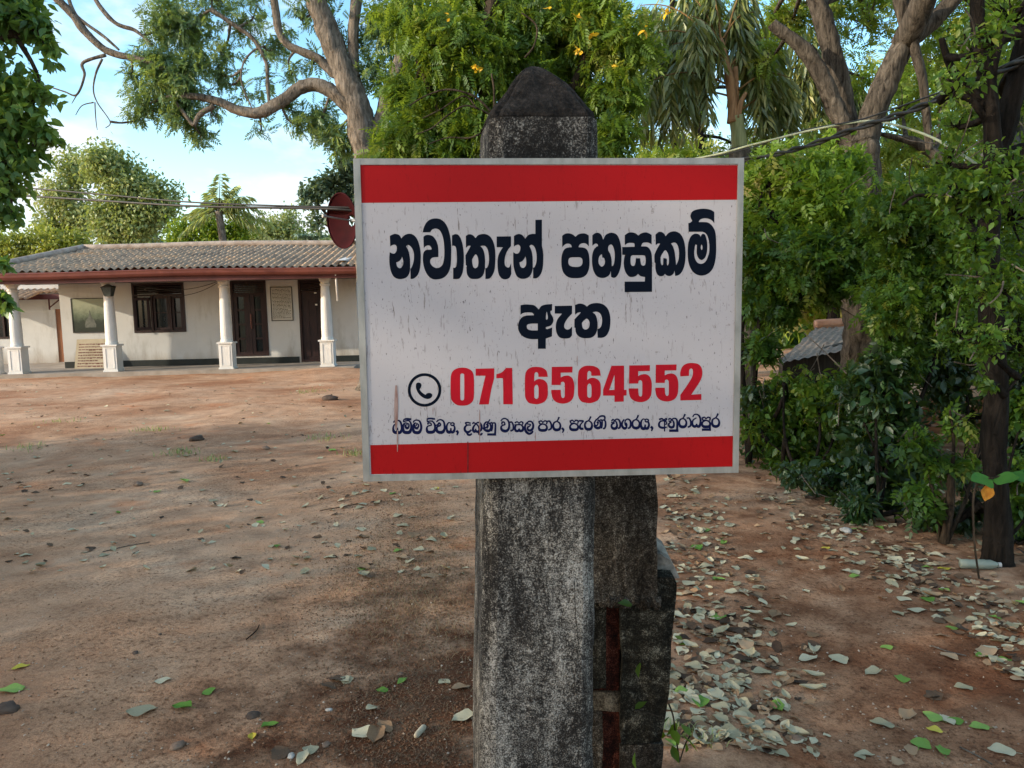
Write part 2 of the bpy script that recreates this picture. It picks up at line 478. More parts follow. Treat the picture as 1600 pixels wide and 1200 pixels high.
w1 = [
 [poly("90,385! 150,358 190,355 240,375 272,425! 320,375 390,352 460,370 520,440 560,560 575,700 565,880 530,990 470,1050 415,1060! 412,900! 435,870 462,780 468,680 450,600 410,545 370,528 345,550! 375,600 398,680 408,780 408,900! 395,970 355,1030 290,1058 220,1058 160,1030 120,970 92,870 82,740 90,640! 130,660 165,660 195,620 198,560 175,525 130,530 98,550!", A_),
  poly("190,800! 240,780 270,740 282,710! 297,760 298,830 275,875 240,890 205,860", A_)],
 [poly("605,330! 620,260 660,180 720,130 800,112 880,125 950,180 1000,270 1035,400 1050,540 1050,700 1040,860 1000,970 930,1040 840,1065 760,1060 690,1010 640,920 612,810 608,700 622,640 660,605 740,600! 740,575 715,540 680,535 645,550 622,580! 615,400! 650,375 700,370 760,390 810,450 840,530 850,620 850,715! 760,725 725,760 725,810 760,860 820,888 880,870 920,820 940,720 942,600 930,450 900,350 860,290 800,272 750,290 722,330!", A_)],
 [poly("1062,380! 1110,358 1160,370 1205,440 1235,560 1248,700 1243,860 1225,970 1185,1045 1140,1060 1080,1060! 1080,882! 1115,880 1135,830 1138,720 1132,620 1120,560 1095,540 1062,542!", A_)],
 [poly("178,385! 220,362 260,362 300,385 330,420! 370,375 440,355 510,365 570,410 615,500 638,620 640,760 630,900 600,990 550,1050 485,1060! 482,890! 505,885 530,840 540,750 532,650 510,580 470,540 405,545! 445,590 470,670 480,770 478,890! 465,950 440,1010 390,1050 320,1060 250,1050 205,1000 190,930 192,850! 178,845! 172,690! 245,560 250,540! 215,542 180,575!", B_),
  poly("275,760! 300,710 335,675 365,720 375,790 365,860 330,890 295,870 280,810", B_)],
 [poly("660,395! 885,392! 885,545! 840,600 805,670 785,760 790,840 825,878 860,870 885,810! 890,980! 860,1040 800,1065 740,1050 695,990 675,880 675,760 695,670 740,590 758,565! 660,562!", B_)],
 [poly("930,385! 980,360 1030,358 1075,385 1105,430! 1150,375 1210,355 1265,355! 1265,135! 1368,132! 1368,540! 1385,640 1390,760 1378,900 1345,990 1290,1045 1230,1050! 1228,880! 1250,875 1280,800 1285,690 1265,590 1235,540 1200,525 1172,545! 1205,620 1222,720 1225,890! 1205,970 1160,1030 1100,1055 1030,1052 975,1015 940,930 920,820 920,640! 960,662 1000,655 1025,615 1030,560 1005,525 965,530 930,555!", B_),
  poly("1015,800! 1060,780 1090,745 1110,705! 1122,770 1118,840 1090,880 1060,885 1030,860", B_)]]
glyphs('headline_lettering', w1, 0.0003, M_NAVY)
w2 = [
 [poly("183,285! 230,252 290,245 350,265 392,298! 440,260 510,245 560,255 600,280! 600,450! 560,410 510,400 460,420 440,462! 520,470 570,500 600,570 612,680 605,790 570,880 510,930 440,945 340,945 270,925 210,870 180,790 170,680 180,580 215,500 265,470 335,462! 320,425 285,408 235,415 185,460!", C_),
  poly("280,690 290,640 330,622 400,620 460,620 495,645 502,690 490,740 450,765 390,770 330,762 290,735", C_)],
 [poly("655,275! 700,242 750,238 795,270 825,345! 860,275 920,240 980,238 1040,270 1080,350 1105,460 1112,620 1100,760 1070,860 1030,925 985,942 948,925! 944,835! 930,880 905,910 850,940 780,940 715,905 670,820 650,700 655,580 680,500 720,455 745,445! 735,415 700,408 655,440!", C_),
  poly("755,640 775,590 805,572! 810,625! 840,635 852,690 840,740 800,765 765,735 752,690", C_),
  poly("905,455 930,425 960,425 990,480 1005,570 1000,680 985,740 960,760! 955,650 935,570 905,510", C_)],
 [poly("62,275! 110,240 170,230 230,245 275,280! 320,245 390,230 440,245 482,270! 482,420! 440,395 390,388 340,400 318,450! 400,452 450,490 480,560 488,660! 488,1160! 60,1165! 60,1000! 375,998! 378,928! 310,915 270,880! 230,915 160,930 110,905 65,830 45,720 55,620 65,585! 22,580! 22,460! 215,455! 210,405 160,395 110,400 62,430!", D_),
  poly("152,670 158,610 185,590 260,588 350,590 380,605 388,670 380,735 350,752 320,735 310,690 300,635! 235,635! 228,700 215,745 190,755 160,735", D_)],
 [poly("542,265! 590,225 640,225 680,255 700,290! 745,240 810,215 870,220 930,255 975,330 1003,440 1012,580 1000,720 965,830 910,895 850,912! 840,830! 820,880 770,912 720,905 690,880! 660,910 610,915 565,880 542,800 540,710! 525,700! 525,580! 560,500 600,430 615,405! 575,408 545,430!", D_),
  poly("785,405! 830,390 870,405 900,470 910,570 900,660 865,745! 855,640 840,530 815,450", D_),
  poly("622,620! 650,560 695,510 730,550 750,620 750,700 735,745 722,730 718,640! 665,630! 658,730 640,742 625,700", D_)],
 [poly("1059,222! 1054,87! 1085,78 1116,52! 1094,4 1089,-40 1120,-97 1190,-127 1304,-140 1400,-123 1461,-88! 1461,91! 1426,47 1365,17 1295,12 1242,30 1216,69! 1312,69 1382,87 1444,152 1479,240 1490,400 1490,540 1475,680 1440,790 1380,865 1300,902 1220,902 1140,860 1080,770 1050,650 1045,520 1055,400 1085,310 1130,262 1180,250 1225,265 1248,300! 1262,265 1290,252 1320,275 1345,360 1352,450 1345,540 1320,620 1285,655 1255,662 1220,640 1190,580 1185,500 1190,430! 1165,425 1150,500 1148,570 1160,640 1195,700 1250,722 1310,700 1350,640 1380,540 1382,420 1365,320 1330,250 1280,222!", D_),
  poly("1250,450 1262,422 1275,450 1275,490 1262,505 1250,480", D_)]]
glyphs('headline_lettering', w2, 0.0003, M_NAVY)
w3 = [
 [poly("133,270! 190,258 260,258 340,268 385,300 418,335! 460,280 530,258 628,250! 625,350! 600,360! 605,400 630,440 648,490 640,540 600,590 530,610! 530,638! 560,640 628,615! 625,755! 590,770 528,790! 528,950! 405,950! 405,798! 320,800 230,785 150,740 105,670 95,600 110,520 160,455 230,430 345,425! 320,390 250,382 180,390 133,418!", E_),
  poly("230,605 245,570 300,558 402,555! 402,662! 310,662 250,645", E_),
  poly("530,480 535,400 545,372 555,420 560,470 545,495", E_)],
 [poly("668,280! 940,275! 938,400! 890,450 845,510 818,570 820,620 855,648 900,640 938,600! 938,740! 900,780 820,790 750,775 705,720 685,640 688,560 715,480 765,420 778,400! 668,400!", E_)],
 [poly("985,265! 1040,245 1090,245 1140,265 1170,290! 1215,255 1290,235 1370,238 1440,265 1500,330 1530,420 1538,520 1525,640 1485,730 1420,775 1338,778! 1335,640! 1365,630 1395,590 1408,510 1395,430 1360,385 1310,370 1260,380! 1305,420 1330,490 1338,570 1330,660! 1300,730 1240,775 1160,785 1080,775 1020,735 995,680 990,625! 975,618! 975,490! 1050,410 1075,380! 1030,385 985,420!", E_),
  poly("1092,545! 1130,500 1170,480 1205,515 1212,570 1195,625 1150,650 1110,630 1097,590", E_)]]
glyphs('headline_lettering', w3, 0.0003, M_NAVY)
SF = 1600 / 280
Fz, Gz = zm(600, 560, SF), zm(860, 540, SF)
five = ["12,190! 198,187! 196,240! 92,242! 92,285! 120,272 160,268 195,290 212,340 213,400 205,460 175,500 120,518 60,508 22,475 8,420 8,395! 92,395! 95,440 100,460 112,468 125,460 128,430 128,350 122,328 108,322 95,330 92,352! 10,352!"]
six = ["1258,180 1270,115 1310,82 1360,75 1410,82 1450,110 1463,165! 1378,165! 1376,135 1360,122 1345,135 1342,170 1342,205! 1360,190 1390,183 1430,195 1458,230 1463,290 1460,340 1435,385 1380,408 1340,408 1290,395 1262,350 1258,290",
       "1342,260 1360,235 1378,255 1380,330 1375,355 1360,362 1345,352 1342,330"]
G2 = lambda dx, dy: zm(860, 540, SF, dx, dy)
dig = [[poly("595,180 610,120 650,90 700,82 750,90 790,120 803,180 803,330 790,385 750,415 700,422 650,415 608,380 596,330", Fz),
        poly("680,165 685,140 698,135 712,140 716,165 716,345 710,370 698,375 686,370 681,345", Fz)],
       [poly("818,92! 985,88! 983,180! 960,270 945,350 935,410! 848,412! 870,310 905,155! 818,155!", Fz)],
       [poly("1145,85! 1150,410! 1065,410! 1063,210 1055,178 1003,178! 1003,140! 1050,125 1090,85!", Fz)],
       [poly(six[0], Fz), poly(six[1], Fz)],
       [poly(five[0], Gz)],
       [poly(six[0], G2(-1013, 104)), poly(six[1], G2(-1013, 104))],
       [poly("545,180! 658,178! 658,395! 680,395! 680,445! 655,447! 655,500! 572,503! 572,447! 470,447! 470,395!", Gz), poly("572,260! 572,395! 525,397!", Gz)],
       [poly(five[0], G2(692, -13))], [poly(five[0], G2(929, -19))],
       [poly("1160,275! 1160,235 1180,185 1220,160 1270,155 1320,165 1350,200 1357,250 1345,300 1310,360 1258,438! 1348,432! 1348,485! 1160,490! 1160,440! 1220,355 1260,290 1272,250 1270,215 1255,205 1240,220 1238,270!", Gz)]]
glyphs('phone_number', dig, 0.0003, M_DIGIT)
circ = lambda r: [Fz(362 + r * math.cos(a), 282 + r * math.sin(a)) for a in np.linspace(0, 2 * math.pi, 56, endpoint=False)]
glyphs('phone_symbol', [[circ(150), circ(124)],
       [poly("285,240 290,222 310,215 330,225 335,245 325,268! 320,280 340,305 370,325! 385,312 410,308 430,322 428,342 410,358 380,362 340,345 305,310 287,270", Fz)]], 0.0003, M_NAVY)

# the address line: brush strokes x,y,width in enlarged pixels
def strokes(name, groups, mat):
    V = []; F = []; sk = 0
    for x0, dx, dy, txts in groups:
        fx = zm(x0, 620, 40 / 3, dx, dy)
        for txt in txts:
            pts = []
            for w in txt.split():
                a = [float(q) for q in w.split(',')]
                pts.append((*fx(a[0], a[1]), a[2] * 0.75 / 10))
            c = crom(pts, 5)
            k = len(c); b = len(V); sk += 1; z = 0.0003 + 3e-6 * sk
            for i in range(k):
                tg = c[min(i + 1, k - 1), :2] - c[max(i - 1, 0), :2]
                tg = tg / (np.linalg.norm(tg) + 1e-9)
                nn = np.array([-tg[1], tg[0]]) * c[i, 2] * 0.54
                p = c[i, :2] + (tg * c[i, 2] * 0.3 * (-1 if i == 0 else 1) if i in (0, k - 1) else 0)
                z += 0.000002
                V.append(S(*(p - nn), z)); V.append(S(*(p + nn), z))
            for i in range(k - 1): F.append((b + 2 * i, b + 2 * i + 1, b + 2 * i + 3, b + 2 * i + 2))
    return obj(name, V, F, mat, sign)
MA = ["545,530,30 570,495,26 620,485,28 675,510,34 705,590,42 705,670,46 670,735,62 620,748,64 560,730,60 540,660,44 545,590,34 570,555,28 600,545,26", "570,580,30 585,640,46 620,655,48 650,620,32 650,580,28 620,560,24 610,600,24"]
YA = ["1320,545,24 1280,540,26 1245,590,34 1240,670,40 1265,730,58 1310,735,56 1325,690,36 1325,660,30", "1320,730,50 1370,735,56 1400,690,44 1405,640,36 1385,600,32 1340,595,28 1325,570,24 1350,540,26 1390,555,30 1390,590,28"]
CM = ["1450,715,50 1470,740,46 1455,795,24"]
PA = ["230,520,34 275,500,28 310,530,26 350,500,28 395,520,32 385,565,24", "230,520,30 245,560,26 310,560,26", "310,565,28 250,590,34 225,640,40 250,690,54 310,700,58 370,690,54 395,640,40 370,590,34 310,565,28"]
RA = ["600,510,26 545,540,34 525,600,38 545,670,52 600,690,58 655,670,52 675,600,38 650,540,32 600,510,26", "600,510,26 625,475,30 645,430,36"]
AA = ["410,510,30 450,510,34 485,580,36 480,660,38 430,690,32"]
WA = ["905,500,26 940,460,28 1000,455,30 1055,500,34 1075,580,40 1065,660,46 1020,710,56 960,710,58 915,680,48 910,620,36 950,590,30 985,580,28 970,530,30 930,530,34 920,570,28"]
addr = [
 (605, 0, 0, ["135,530,28 160,500,26 215,490,28 270,515,36 297,590,40 300,680,44 270,740,60 210,748,60 150,735,60 125,680,44 130,620,32 155,580,28 205,560,26", "212,725,44 212,650,30",
   "335,520,26 400,500,26 455,500,28 495,560,38 500,650,44 470,730,64 410,745,64 350,730,60 330,650,44 340,580,34 365,550,28 400,545,26", "375,580,30 385,630,44 420,655,50 450,620,34 448,570,28 420,555,24 410,590,24", "345,515,24 345,480,26 400,460,40 490,468,40", *MA,
   "835,515,24 832,480,24 850,458,34 910,452,36 985,462,36", "830,515,26 920,505,28 970,540,34 995,600,42 995,670,46 965,725,60 900,740,62 840,725,56 825,660,40 840,620,30 880,600,28 920,590,28 905,550,28 850,545,32 850,575,24",
   "1030,520,26 1070,485,28 1120,478,30 1175,515,36 1195,600,42 1195,670,46 1160,730,62 1100,742,62 1045,720,56 1030,660,42 1050,620,34 1100,600,34 1110,570,30 1080,545,34 1060,575,34 1010,600,24", *YA, *CM]),
 (715, 0, 0, ["165,545,34 210,535,30 265,550,32", "165,545,30 185,590,28", "270,590,28 200,590,30 155,630,42 150,690,46 190,735,50 240,728,44 280,695,34", "195,735,40 215,785,44 260,795,40 290,770,32",
   "315,560,30 335,535,28 375,560,26 420,535,30 470,550,36 500,620,42 490,690,40 460,715,34", "375,570,28 335,620,38 320,680,46 345,725,54 375,710,40 375,670,26", "380,710,44 420,730,50 450,690,38 435,620,30 400,575,28", "445,720,34 450,775,42 490,785,40 510,760,30",
   "670,475,24 640,520,26 590,530,32 555,580,36 560,640,36 600,640,30 620,600,26 600,570,24", "530,650,28 570,690,46 640,710,60 690,670,46 690,600,36 660,550,30 620,560,26 640,600,24 620,650,24", "690,545,30 720,545,30 725,640,32 705,710,34", "745,545,30 785,560,34 785,700,40 780,790,44", "630,785,44 700,785,46 790,785,46",
   *WA, "1090,530,32 1130,530,34 1160,600,36 1155,680,38 1110,710,34",
   "1200,540,32 1240,520,28 1280,545,26 1320,520,28 1360,540,32 1350,575,24", "1190,585,26 1280,580,28 1330,590,32 1365,640,42 1350,700,52 1300,710,50 1280,670,34 1270,705,46 1220,710,50 1195,660,42 1210,600,34", "1280,545,24 1280,580,24",
   "1440,560,30 1480,515,30 1540,520,34 1575,580,40 1565,660,46 1520,700,50 1470,690,44 1460,640,34 1500,610,28 1520,580,24 1460,565,24", "1460,530,30 1415,580,36 1405,660,44 1430,730,50 1490,770,48 1550,745,40 1565,715,28"]),
 (825, 0, 0, [*PA, *AA, *RA, "715,660,46 740,690,40 720,745,22", "1070,500,34 1150,505,34 1120,545,28 1085,600,36 1095,660,50 1145,665,44"]),
 (825, 650, -12, PA), (825, 660, -12, RA),
 (915, 0, 0, ["250,455,26 265,440,28 310,405,34 370,400,36 400,420,36 400,470,28", "265,450,26 220,480,32 185,540,34 195,590,32 235,600,30 255,560,26 235,530,22", "175,600,28 210,640,46 265,650,56 310,620,46 310,540,36 280,490,30 255,500,24 270,550,22", "310,480,28 340,490,30 345,580,32 330,650,34", "365,480,30 410,510,34 415,600,38 395,655,36 370,660,32",
   "545,500,30 570,470,26 600,490,26 650,465,30 700,490,36 725,570,40 710,640,38 680,655,32", "600,500,28 570,545,30 540,530,26", "545,580,36 540,620,40 575,660,54 630,655,54 655,600,40 640,530,30 610,495,26", "545,575,34 600,545,26",
   "850,560,30 860,590,30 830,590,28 820,530,26 840,480,28 885,465,30 930,500,36 940,580,40 920,640,38 885,655,30", "800,475,28 765,530,36 760,600,40 790,650,50 830,655,50 855,610,34 845,545,26"]),
 (915, 450, -38, RA), (915, -85, -75, YA), (915, -80, -85, CM),
 (1020, 0, 0, ["140,470,36 190,455,32 230,480,28 280,450,26 290,475,24 265,500,26 290,540,26 280,570,24 250,570,22", "235,500,28 165,510,32 130,560,40 140,620,44 200,645,44 285,635,26", "245,480,26 245,600,26 245,715,26",
   "330,470,30 360,450,26 390,470,26 440,450,30 495,470,36 510,560,40 505,700,44", "390,480,28 360,520,30 335,500,26", "335,560,36 335,600,40 370,635,50 420,630,50 440,580,40 425,510,30 395,475,26", "340,555,30 385,525,26", "355,705,50 430,705,50 520,705,50",
   "715,445,30 755,445,34 790,510,36 785,600,38 735,630,32", "835,415,26 860,375,26 915,365,28 965,395,34 992,470,38 990,560,44 965,615,56 925,610,50 910,570,32", "910,600,44 870,620,54 830,590,46 825,530,36 845,480,30 905,440,24", "1190,560,34 1190,620,36 1190,680,40", "1035,685,46 1110,685,46 1200,685,46"]),
 (1020, 25, -62, RA), (1020, 800, -75, PA), (1020, 710, -72, RA)]
strokes('address_lettering', addr, M_NAVY2)
# rust runs under the screw holes
V = []; F = []
for (x, y0, y1, w) in ((619, 602, 672, 2.6), (621, 672, 706, 1.0), (731, 690, 741, 1.3), (749.5, 640, 690, 0.9), (676.5, 636, 648, 0.5), (720, 735, 748, 0.6), (902, 556, 572, 0.5), (836.5, 675, 690, 0.5), (1150.0, 256, 258, .3)):
    V = []; F = []; b = 0
    k = 7
    for i in range(k):
        s = i / (k - 1)
        ww = w * (0.25 + 0.75 * math.sin(math.pi * min(1, s * 0.8 + 0.12))) * (0.8 + 0.4 * random.random())
        y = y0 + (y1 - y0) * s
        V += [S(x - ww, y, 0.0009), S(x + ww, y, 0.0009)]
    for i in range(k - 1): F.append((b + 2 * i, b + 2 * i + 1, b + 2 * i + 3, b + 2 * i + 2))
    obj('rust_streak', V, F, M_REDRUN if y0 > 685 and x > 700 else M_RUST, sign)

# ------------------------------------------------------------------ the concrete post and the broken pier behind it
m, nt, out = newmat('weathered_concrete')
v = coords(nt); vs = coords(nt, (1, 1, 0.28))
n1 = noise_(nt, vs, 10, 6, 0.68, 0.5); n2 = noise_(nt, v, 300, 2, 0.7); n3 = noise_(nt, v, 70, 5, 0.7)
sep = N(nt, 'ShaderNodeSeparateXYZ'); tcn = N(nt, 'ShaderNodeTexCoord'); nt.links.new(tcn.outputs['Object'], sep.inputs[0])
hz = N(nt, 'ShaderNodeMapRange'); nt.links.new(sep.outputs['Z'], hz.inputs[0])
hz.inputs[1].default_value = 1.05; hz.inputs[2].default_value = 1.75; hz.inputs[3].default_value = 0.0; hz.inputs[4].default_value = 0.08
sm = N(nt, 'ShaderNodeMath', operation='MULTIPLY_ADD'); nt.links.new(n3, sm.inputs[0]); sm.inputs[1].default_value = 0.6
n1b = N(nt, 'ShaderNodeMath', operation='MULTIPLY_ADD'); nt.links.new(n1, n1b.inputs[0]); n1b.inputs[1].default_value = 0.85; n1b.inputs[2].default_value = 0.075; nt.links.new(n1b.outputs[0], sm.inputs[2])
s2 = N(nt, 'ShaderNodeMath', operation='MULTIPLY_ADD'); nt.links.new(n2, s2.inputs[0]); s2.inputs[1].default_value = 0.9; nt.links.new(sm.outputs[0], s2.inputs[2])
s3 = N(nt, 'ShaderNodeMath', operation='SUBTRACT'); nt.links.new(s2.outputs[0], s3.inputs[0]); nt.links.new(hz.outputs[0], s3.inputs[1])
c = ramp(nt, s3.outputs[0], [(0.92 * 0.98, (0.018, 0.017, 0.016)), (0.995, (0.10, 0.095, 0.085))])
cr2 = N(nt, 'ShaderNodeMapRange'); nt.links.new(s3.outputs[0], cr2.inputs[0])
cr2.inputs[1].default_value = 1.07; cr2.inputs[2].default_value = 1.50
c = ramp(nt, cr2.outputs[0], [(0.0, (0.012, 0.011, 0.010)), (0.30, (0.030, 0.028, 0.026)), (0.48, (0.095, 0.09, 0.082)), (0.72, (0.22, 0.21, 0.19)), (1.0, (0.40, 0.39, 0.36))])
hm = mixc(nt, 0.5, n2, n3)
finish(nt, out, c, 0.93, hm, 0.7, 0.006, 0.2)
M_CONC = m
pl0 = STL - SN * 0.028
def PP(x, y, back=0.0):                   # photo pixel on the post's front plane
    d = ray(x, y)
    return CP + d * (((pl0 - CP) @ SN) / (d @ SN)) - SN * back
tl, tr = PP(765, 182), PP(940, 182)
bl, br = PP(751.5, 1190), PP(930.5, 1190)
kz = (bl[2] + 0.12) / (tl[2] - bl[2])
bl2 = bl + (bl - tl) * kz; br2 = br + (br - tr) * kz
pyaw = R(-4.5)
XA = (tr - tl) / np.linalg.norm(tr - tl)
YA_ = np.array([-XA[1], XA[0], 0]); YA_ = YA_ * math.cos(pyaw) + np.cross([0, 0, 1], YA_) * math.sin(-pyaw)
DEP = 0.235
def rring(a, b, dep, nside=9, rad=0.09, wob=0.0025, ins=0.0, lift=0.0):
    pts = []
    w = b - a
    cen = (a + b) / 2 + YA_ * dep / 2
    q = []
    for side in range(4):
        for k in range(nside):
            s = -1 + 2 * k / nside
            q.append({0: (s, -1), 1: (1, s), 2: (-s, 1), 3: (-1, -s)}[side])
    for (s, tt) in q:
        mxx = max(abs(s), abs(tt)); mn = min(abs(s), abs(tt))
        cut = 1 - rad * max(0, mn - 0.8) / 0.2 * 0.9
        p = cen + w / 2 * s * cut * (1 - ins) + YA_ * dep / 2 * tt * cut * (1 - ins) + np.array([0, 0, lift])
        nz = mnoise.noise(Vector(p * 14)) + 0.5 * mnoise.noise(Vector(p * 45))
        d = p - cen; d[2] = 0
        pts.append(p + d / (np.linalg.norm(d) + 1e-6) * wob * nz)
    return pts
post = thing('concrete_post', (bl2 + br2) / 2 * np.array([1, 1, 0]), 'tall black-stained concrete gate post with a pyramid top carrying the signboard', 'post')
mb = MB()
rings = []
for i in range(80):
    s = i / 79
    rings.append(rring(bl2 + (tl - bl2) * s, br2 + (tr - br2) * s, DEP, nside=16, wob=0.0035, rad=.12))
mb.loft(rings)
mb.build('shaft', M_CONC, post)
m, nt, out = newmat('mossy_cap_concrete')
v = coords(nt)
na = noise_(nt, v, 26, 5, 0.75); nb2 = noise_(nt, v, 110, 3, 0.7)
c = ramp(nt, na, [(0.32, (0.012, 0.011, 0.010)), (0.55, (0.034, 0.029, 0.026)), (0.8, (0.085, 0.066, 0.056))])
c = mixc(nt, 0.7, c, ramp(nt, nb2, [(0.35, (0.3, 0.3, 0.3)), (0.6, (1, 1, 1)), (0.72, (2.2, 2.1, 1.9))]), 'MULTIPLY')
finish(nt, out, c, 0.95, nb2, 0.9, 0.008, 0.1)
mb = MB()
rings = []
ap = PP(857, 104)
H_ = 0.0
apz = 0.158
for (ins, lift) in ((0.0, 0.0015), (0.012, 0.008), (0.05, 0.017), (0.14, 0.030), (0.27, 0.049), (0.4, 0.069), (0.52, 0.086), (0.64, 0.104), (0.74, 0.117), (0.82, 0.125), (0.9, 0.130)):
    rings.append(rring(tl, tr, DEP, nside=16, rad=.25, wob=0.009, ins=ins, lift=lift))
mb.loft(rings)
mb.build('cap', m, post)
# hairline crack down the front
V = []; F = []
cpx = [(897, 905), (899, 960), (903, 1010), (897, 1060), (901, 1090), (897, 1130), (904, 1165), (901, 1200)]
cc = crom(cpx, 8)
for i, (x, y) in enumerate(cc):
    j = 1.6 * mnoise.noise(Vector((y * 0.11, 0, 0))); w = 0.5 + 0.5 * abs(mnoise.noise(Vector((y * 0.07, 3, 0))))
    V += [PP(x + j - w, y) + SN * 0.0045, PP(x + j + w, y) + SN * 0.0045]
    if i: F.append((2 * i - 2, 2 * i - 1, 2 * i + 1, 2 * i))
obj('crack', V, F, simple('crack_black', [(0, (0.006, 0.006, 0.006)), (1, (0.012, 0.011, 0.01))]), post)

PY0 = 2.02
def pierplane(x, y, Yd): return P(x, y, Yd)
pier = thing('ruined_pier', (P(980, 1190, PY0) * np.array([1, 1, 0])), 'broken brick and plaster gate pier stump behind the concrete post', 'pier')
def roughwall(name, stops, big=12, streak=.5):
    m, nt, out = newmat(name)
    v = coords(nt); a = noise_(nt, coords(nt, (1, 1, streak)), big, 6, .7, .4); b = noise_(nt, v, 75, 5, .75); c_ = noise_(nt, v, 280, 2, .7)
    s1 = N(nt, 'ShaderNodeMath', operation='MULTIPLY_ADD'); nt.links.new(b, s1.inputs[0]); s1.inputs[1].default_value = .7; nt.links.new(a, s1.inputs[2])
    s2 = N(nt, 'ShaderNodeMath', operation='MULTIPLY_ADD'); nt.links.new(c_, s2.inputs[0]); s2.inputs[1].default_value = .9; nt.links.new(s1.outputs[0], s2.inputs[2])
    mr = N(nt, 'ShaderNodeMapRange'); nt.links.new(s2.outputs[0], mr.inputs[0]); mr.inputs[1].default_value = 1.02; mr.inputs[2].default_value = 1.6
    finish(nt, out, ramp(nt, mr.outputs[0], stops), .95, s1.outputs[0], 1.0, .012, .1)
    return m
M_PLAST = roughwall('old_brown_plaster', [(0, (.006, .005, .004)), (.4, (.028, .023, .018)), (.65, (.075, .064, .052)), (1, (.26, .235, .2))], 14, .4)
M_BRICKR = roughwall('raw_red_brick', [(0, (.008, .005, .004)), (.4, (.03, .010, .007)), (.7, (.09, .022, .013)), (1, (.2, .09, .06))], 18, 1)
M_MORT = roughwall('pale_mortar', [(0, (.014, .012, .009)), (.4, (.06, .05, .037)), (1, (.22, .19, .145))], 24, 1)
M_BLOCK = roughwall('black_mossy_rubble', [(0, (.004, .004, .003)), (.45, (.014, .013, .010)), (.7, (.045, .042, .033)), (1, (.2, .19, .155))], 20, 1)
M_RUBB = simple('grey_lime_rubble', [(0.3, (0.07, 0.06, 0.05)), (0.6, (0.26, 0.24, 0.21)), (0.8, (0.42, 0.4, 0.36))], 24, (1, 1, 1), 0.95, 0.9, 0.012)
def slabmesh(front, Yd, depth, nz_amp, seed, cols=14):
    """a ragged block: front is a list of (yl_px rows) [(y, xl, xr)] top to bottom"""
    rows = []
    for i in range(len(front) - 1):
        (y0, a0, b0), (y1, a1, b1) = front[i], front[i + 1]
        k = max(2, int(abs(y1 - y0) / 9))
        for q in range(k):
            s = q / k
            rows.append((y0 + (y1 - y0) * s, a0 + (a1 - a0) * s, b0 + (b1 - b0) * s))
    rows.append(front[-1])
    rings = []
    for (y, a, b) in rows:
        pts = []
        for k in range(cols):
            s = k / (cols - 1)
            pts.append(P(a + (b - a) * s, y, Yd))
        n0 = len(pts)
        back = [p + np.array([0.0, depth, 0]) for p in pts[::-1]]
        ring = []
        for kk, p in enumerate(pts + back):
            vv = Vector(p * 11 + seed)
            nz = mnoise.noise(vv) + 0.6 * mnoise.noise(Vector(p * 31 + seed))
            ring.append(p + np.array([nz_amp * mnoise.noise(vv + Vector((9, 0, 0))), nz_amp * nz, nz_amp * mnoise.noise(vv + Vector((0, 7, 0)))]))
        rings.append(ring[::-1])
    mb = MB(); mb.loft(rings)
    return mb
slabmesh([(560, 896, 1022), (700, 899, 1024), (800, 902, 1026), (900, 905, 1027), (925, 906, 1026), (943, 912, 1022)], PY0, 0.24, 0.006, 3, 26).build('plaster_shaft', M_PLAST, pier)
# crumbling lower lip of the plaster: overlapping lumps
mb = MB()
for k in range(34):
    x = random.uniform(936, 1026); y = 939 + 5 * mnoise.noise(Vector((x * .09, 0, 0))) + random.uniform(-3, 3)
    if 952 < x < 962: y -= 6
    rr_ = random.uniform(3, 11); c = P(x, y, PY0 + .006)
    V = []; F = []
    for i in range(6):
        th = math.pi * i / 5
        for j in range(8):
            ph = 2 * math.pi * j / 8
            d = np.array([math.sin(th) * math.cos(ph), math.sin(th) * math.sin(ph) * .8, math.cos(th) * random.uniform(.9, 1.3)])
            V.append(c + d * rr_ * PY0 / FPX * (1 + .5 * mnoise.noise(Vector(d * 2 + k))))
    for i in range(5):
        for j in range(8): F.append((i * 8 + j, (i + 1) * 8 + j, (i + 1) * 8 + (j + 1) % 8, i * 8 + (j + 1) % 8))
    mb.add(V, F)
mb.build('plaster_edge', M_PLAST, pier)
slabmesh([(925, 915, 968), (1000, 915, 969), (1079, 915, 966)], PY0 + 0.035, 0.2, 0.003, 5, 10).build('brick_core', M_BRICKR, pier)
slabmesh([(1082, 915, 969), (1095, 915, 970), (1111, 915, 968)], PY0 + 0.028, 0.2, 0.004, 6, 10).build('mortar_joint', M_MORT, pier)
slabmesh([(1113, 915, 968), (1160, 915, 969), (1330, 915, 966), (1560, 915, 966)], PY0 + 0.033, 0.2, 0.003, 7, 10).build('brick_core', M_BRICKR, pier)
# dark inner face between post and brick
slabmesh([(915, 900, 947), (1075, 900, 946)], PY0 + 0.02, 0.05, 0.004, 8, 8).build('inner_core', M_BLOCK, pier)
slabmesh([(1115, 900, 941), (1300, 900, 940), (1560, 900, 940)], PY0 + 0.02, 0.05, 0.005, 9, 8).build('inner_core', M_PLAST, pier)
slabmesh([(903, 1026, 1053), (912, 970, 1056), (960, 971, 1056), (1010, 971, 1050), (1060, 970, 1047), (1110, 970, 1041), (1150, 970, 1036), (1162, 970, 1034)], PY0 + 0.01, 0.22, 0.009, 10, 20).build('rubble_block', M_BLOCK, pier)
slabmesh([(1163, 970, 1036), (1240, 970, 1030), (1340, 970, 1030), (1560, 970, 1032)], PY0 + 0.02, 0.21, 0.009, 11, 20).build('rubble_block', M_PLAST, pier)
slabmesh([(862, 1020, 1034), (874, 1012, 1050), (890, 1005, 1058), (904, 1003, 1063)], PY0 + 0.07, 0.16, 0.012, 12, 14).build('loose_rubble', M_RUBB, pier)

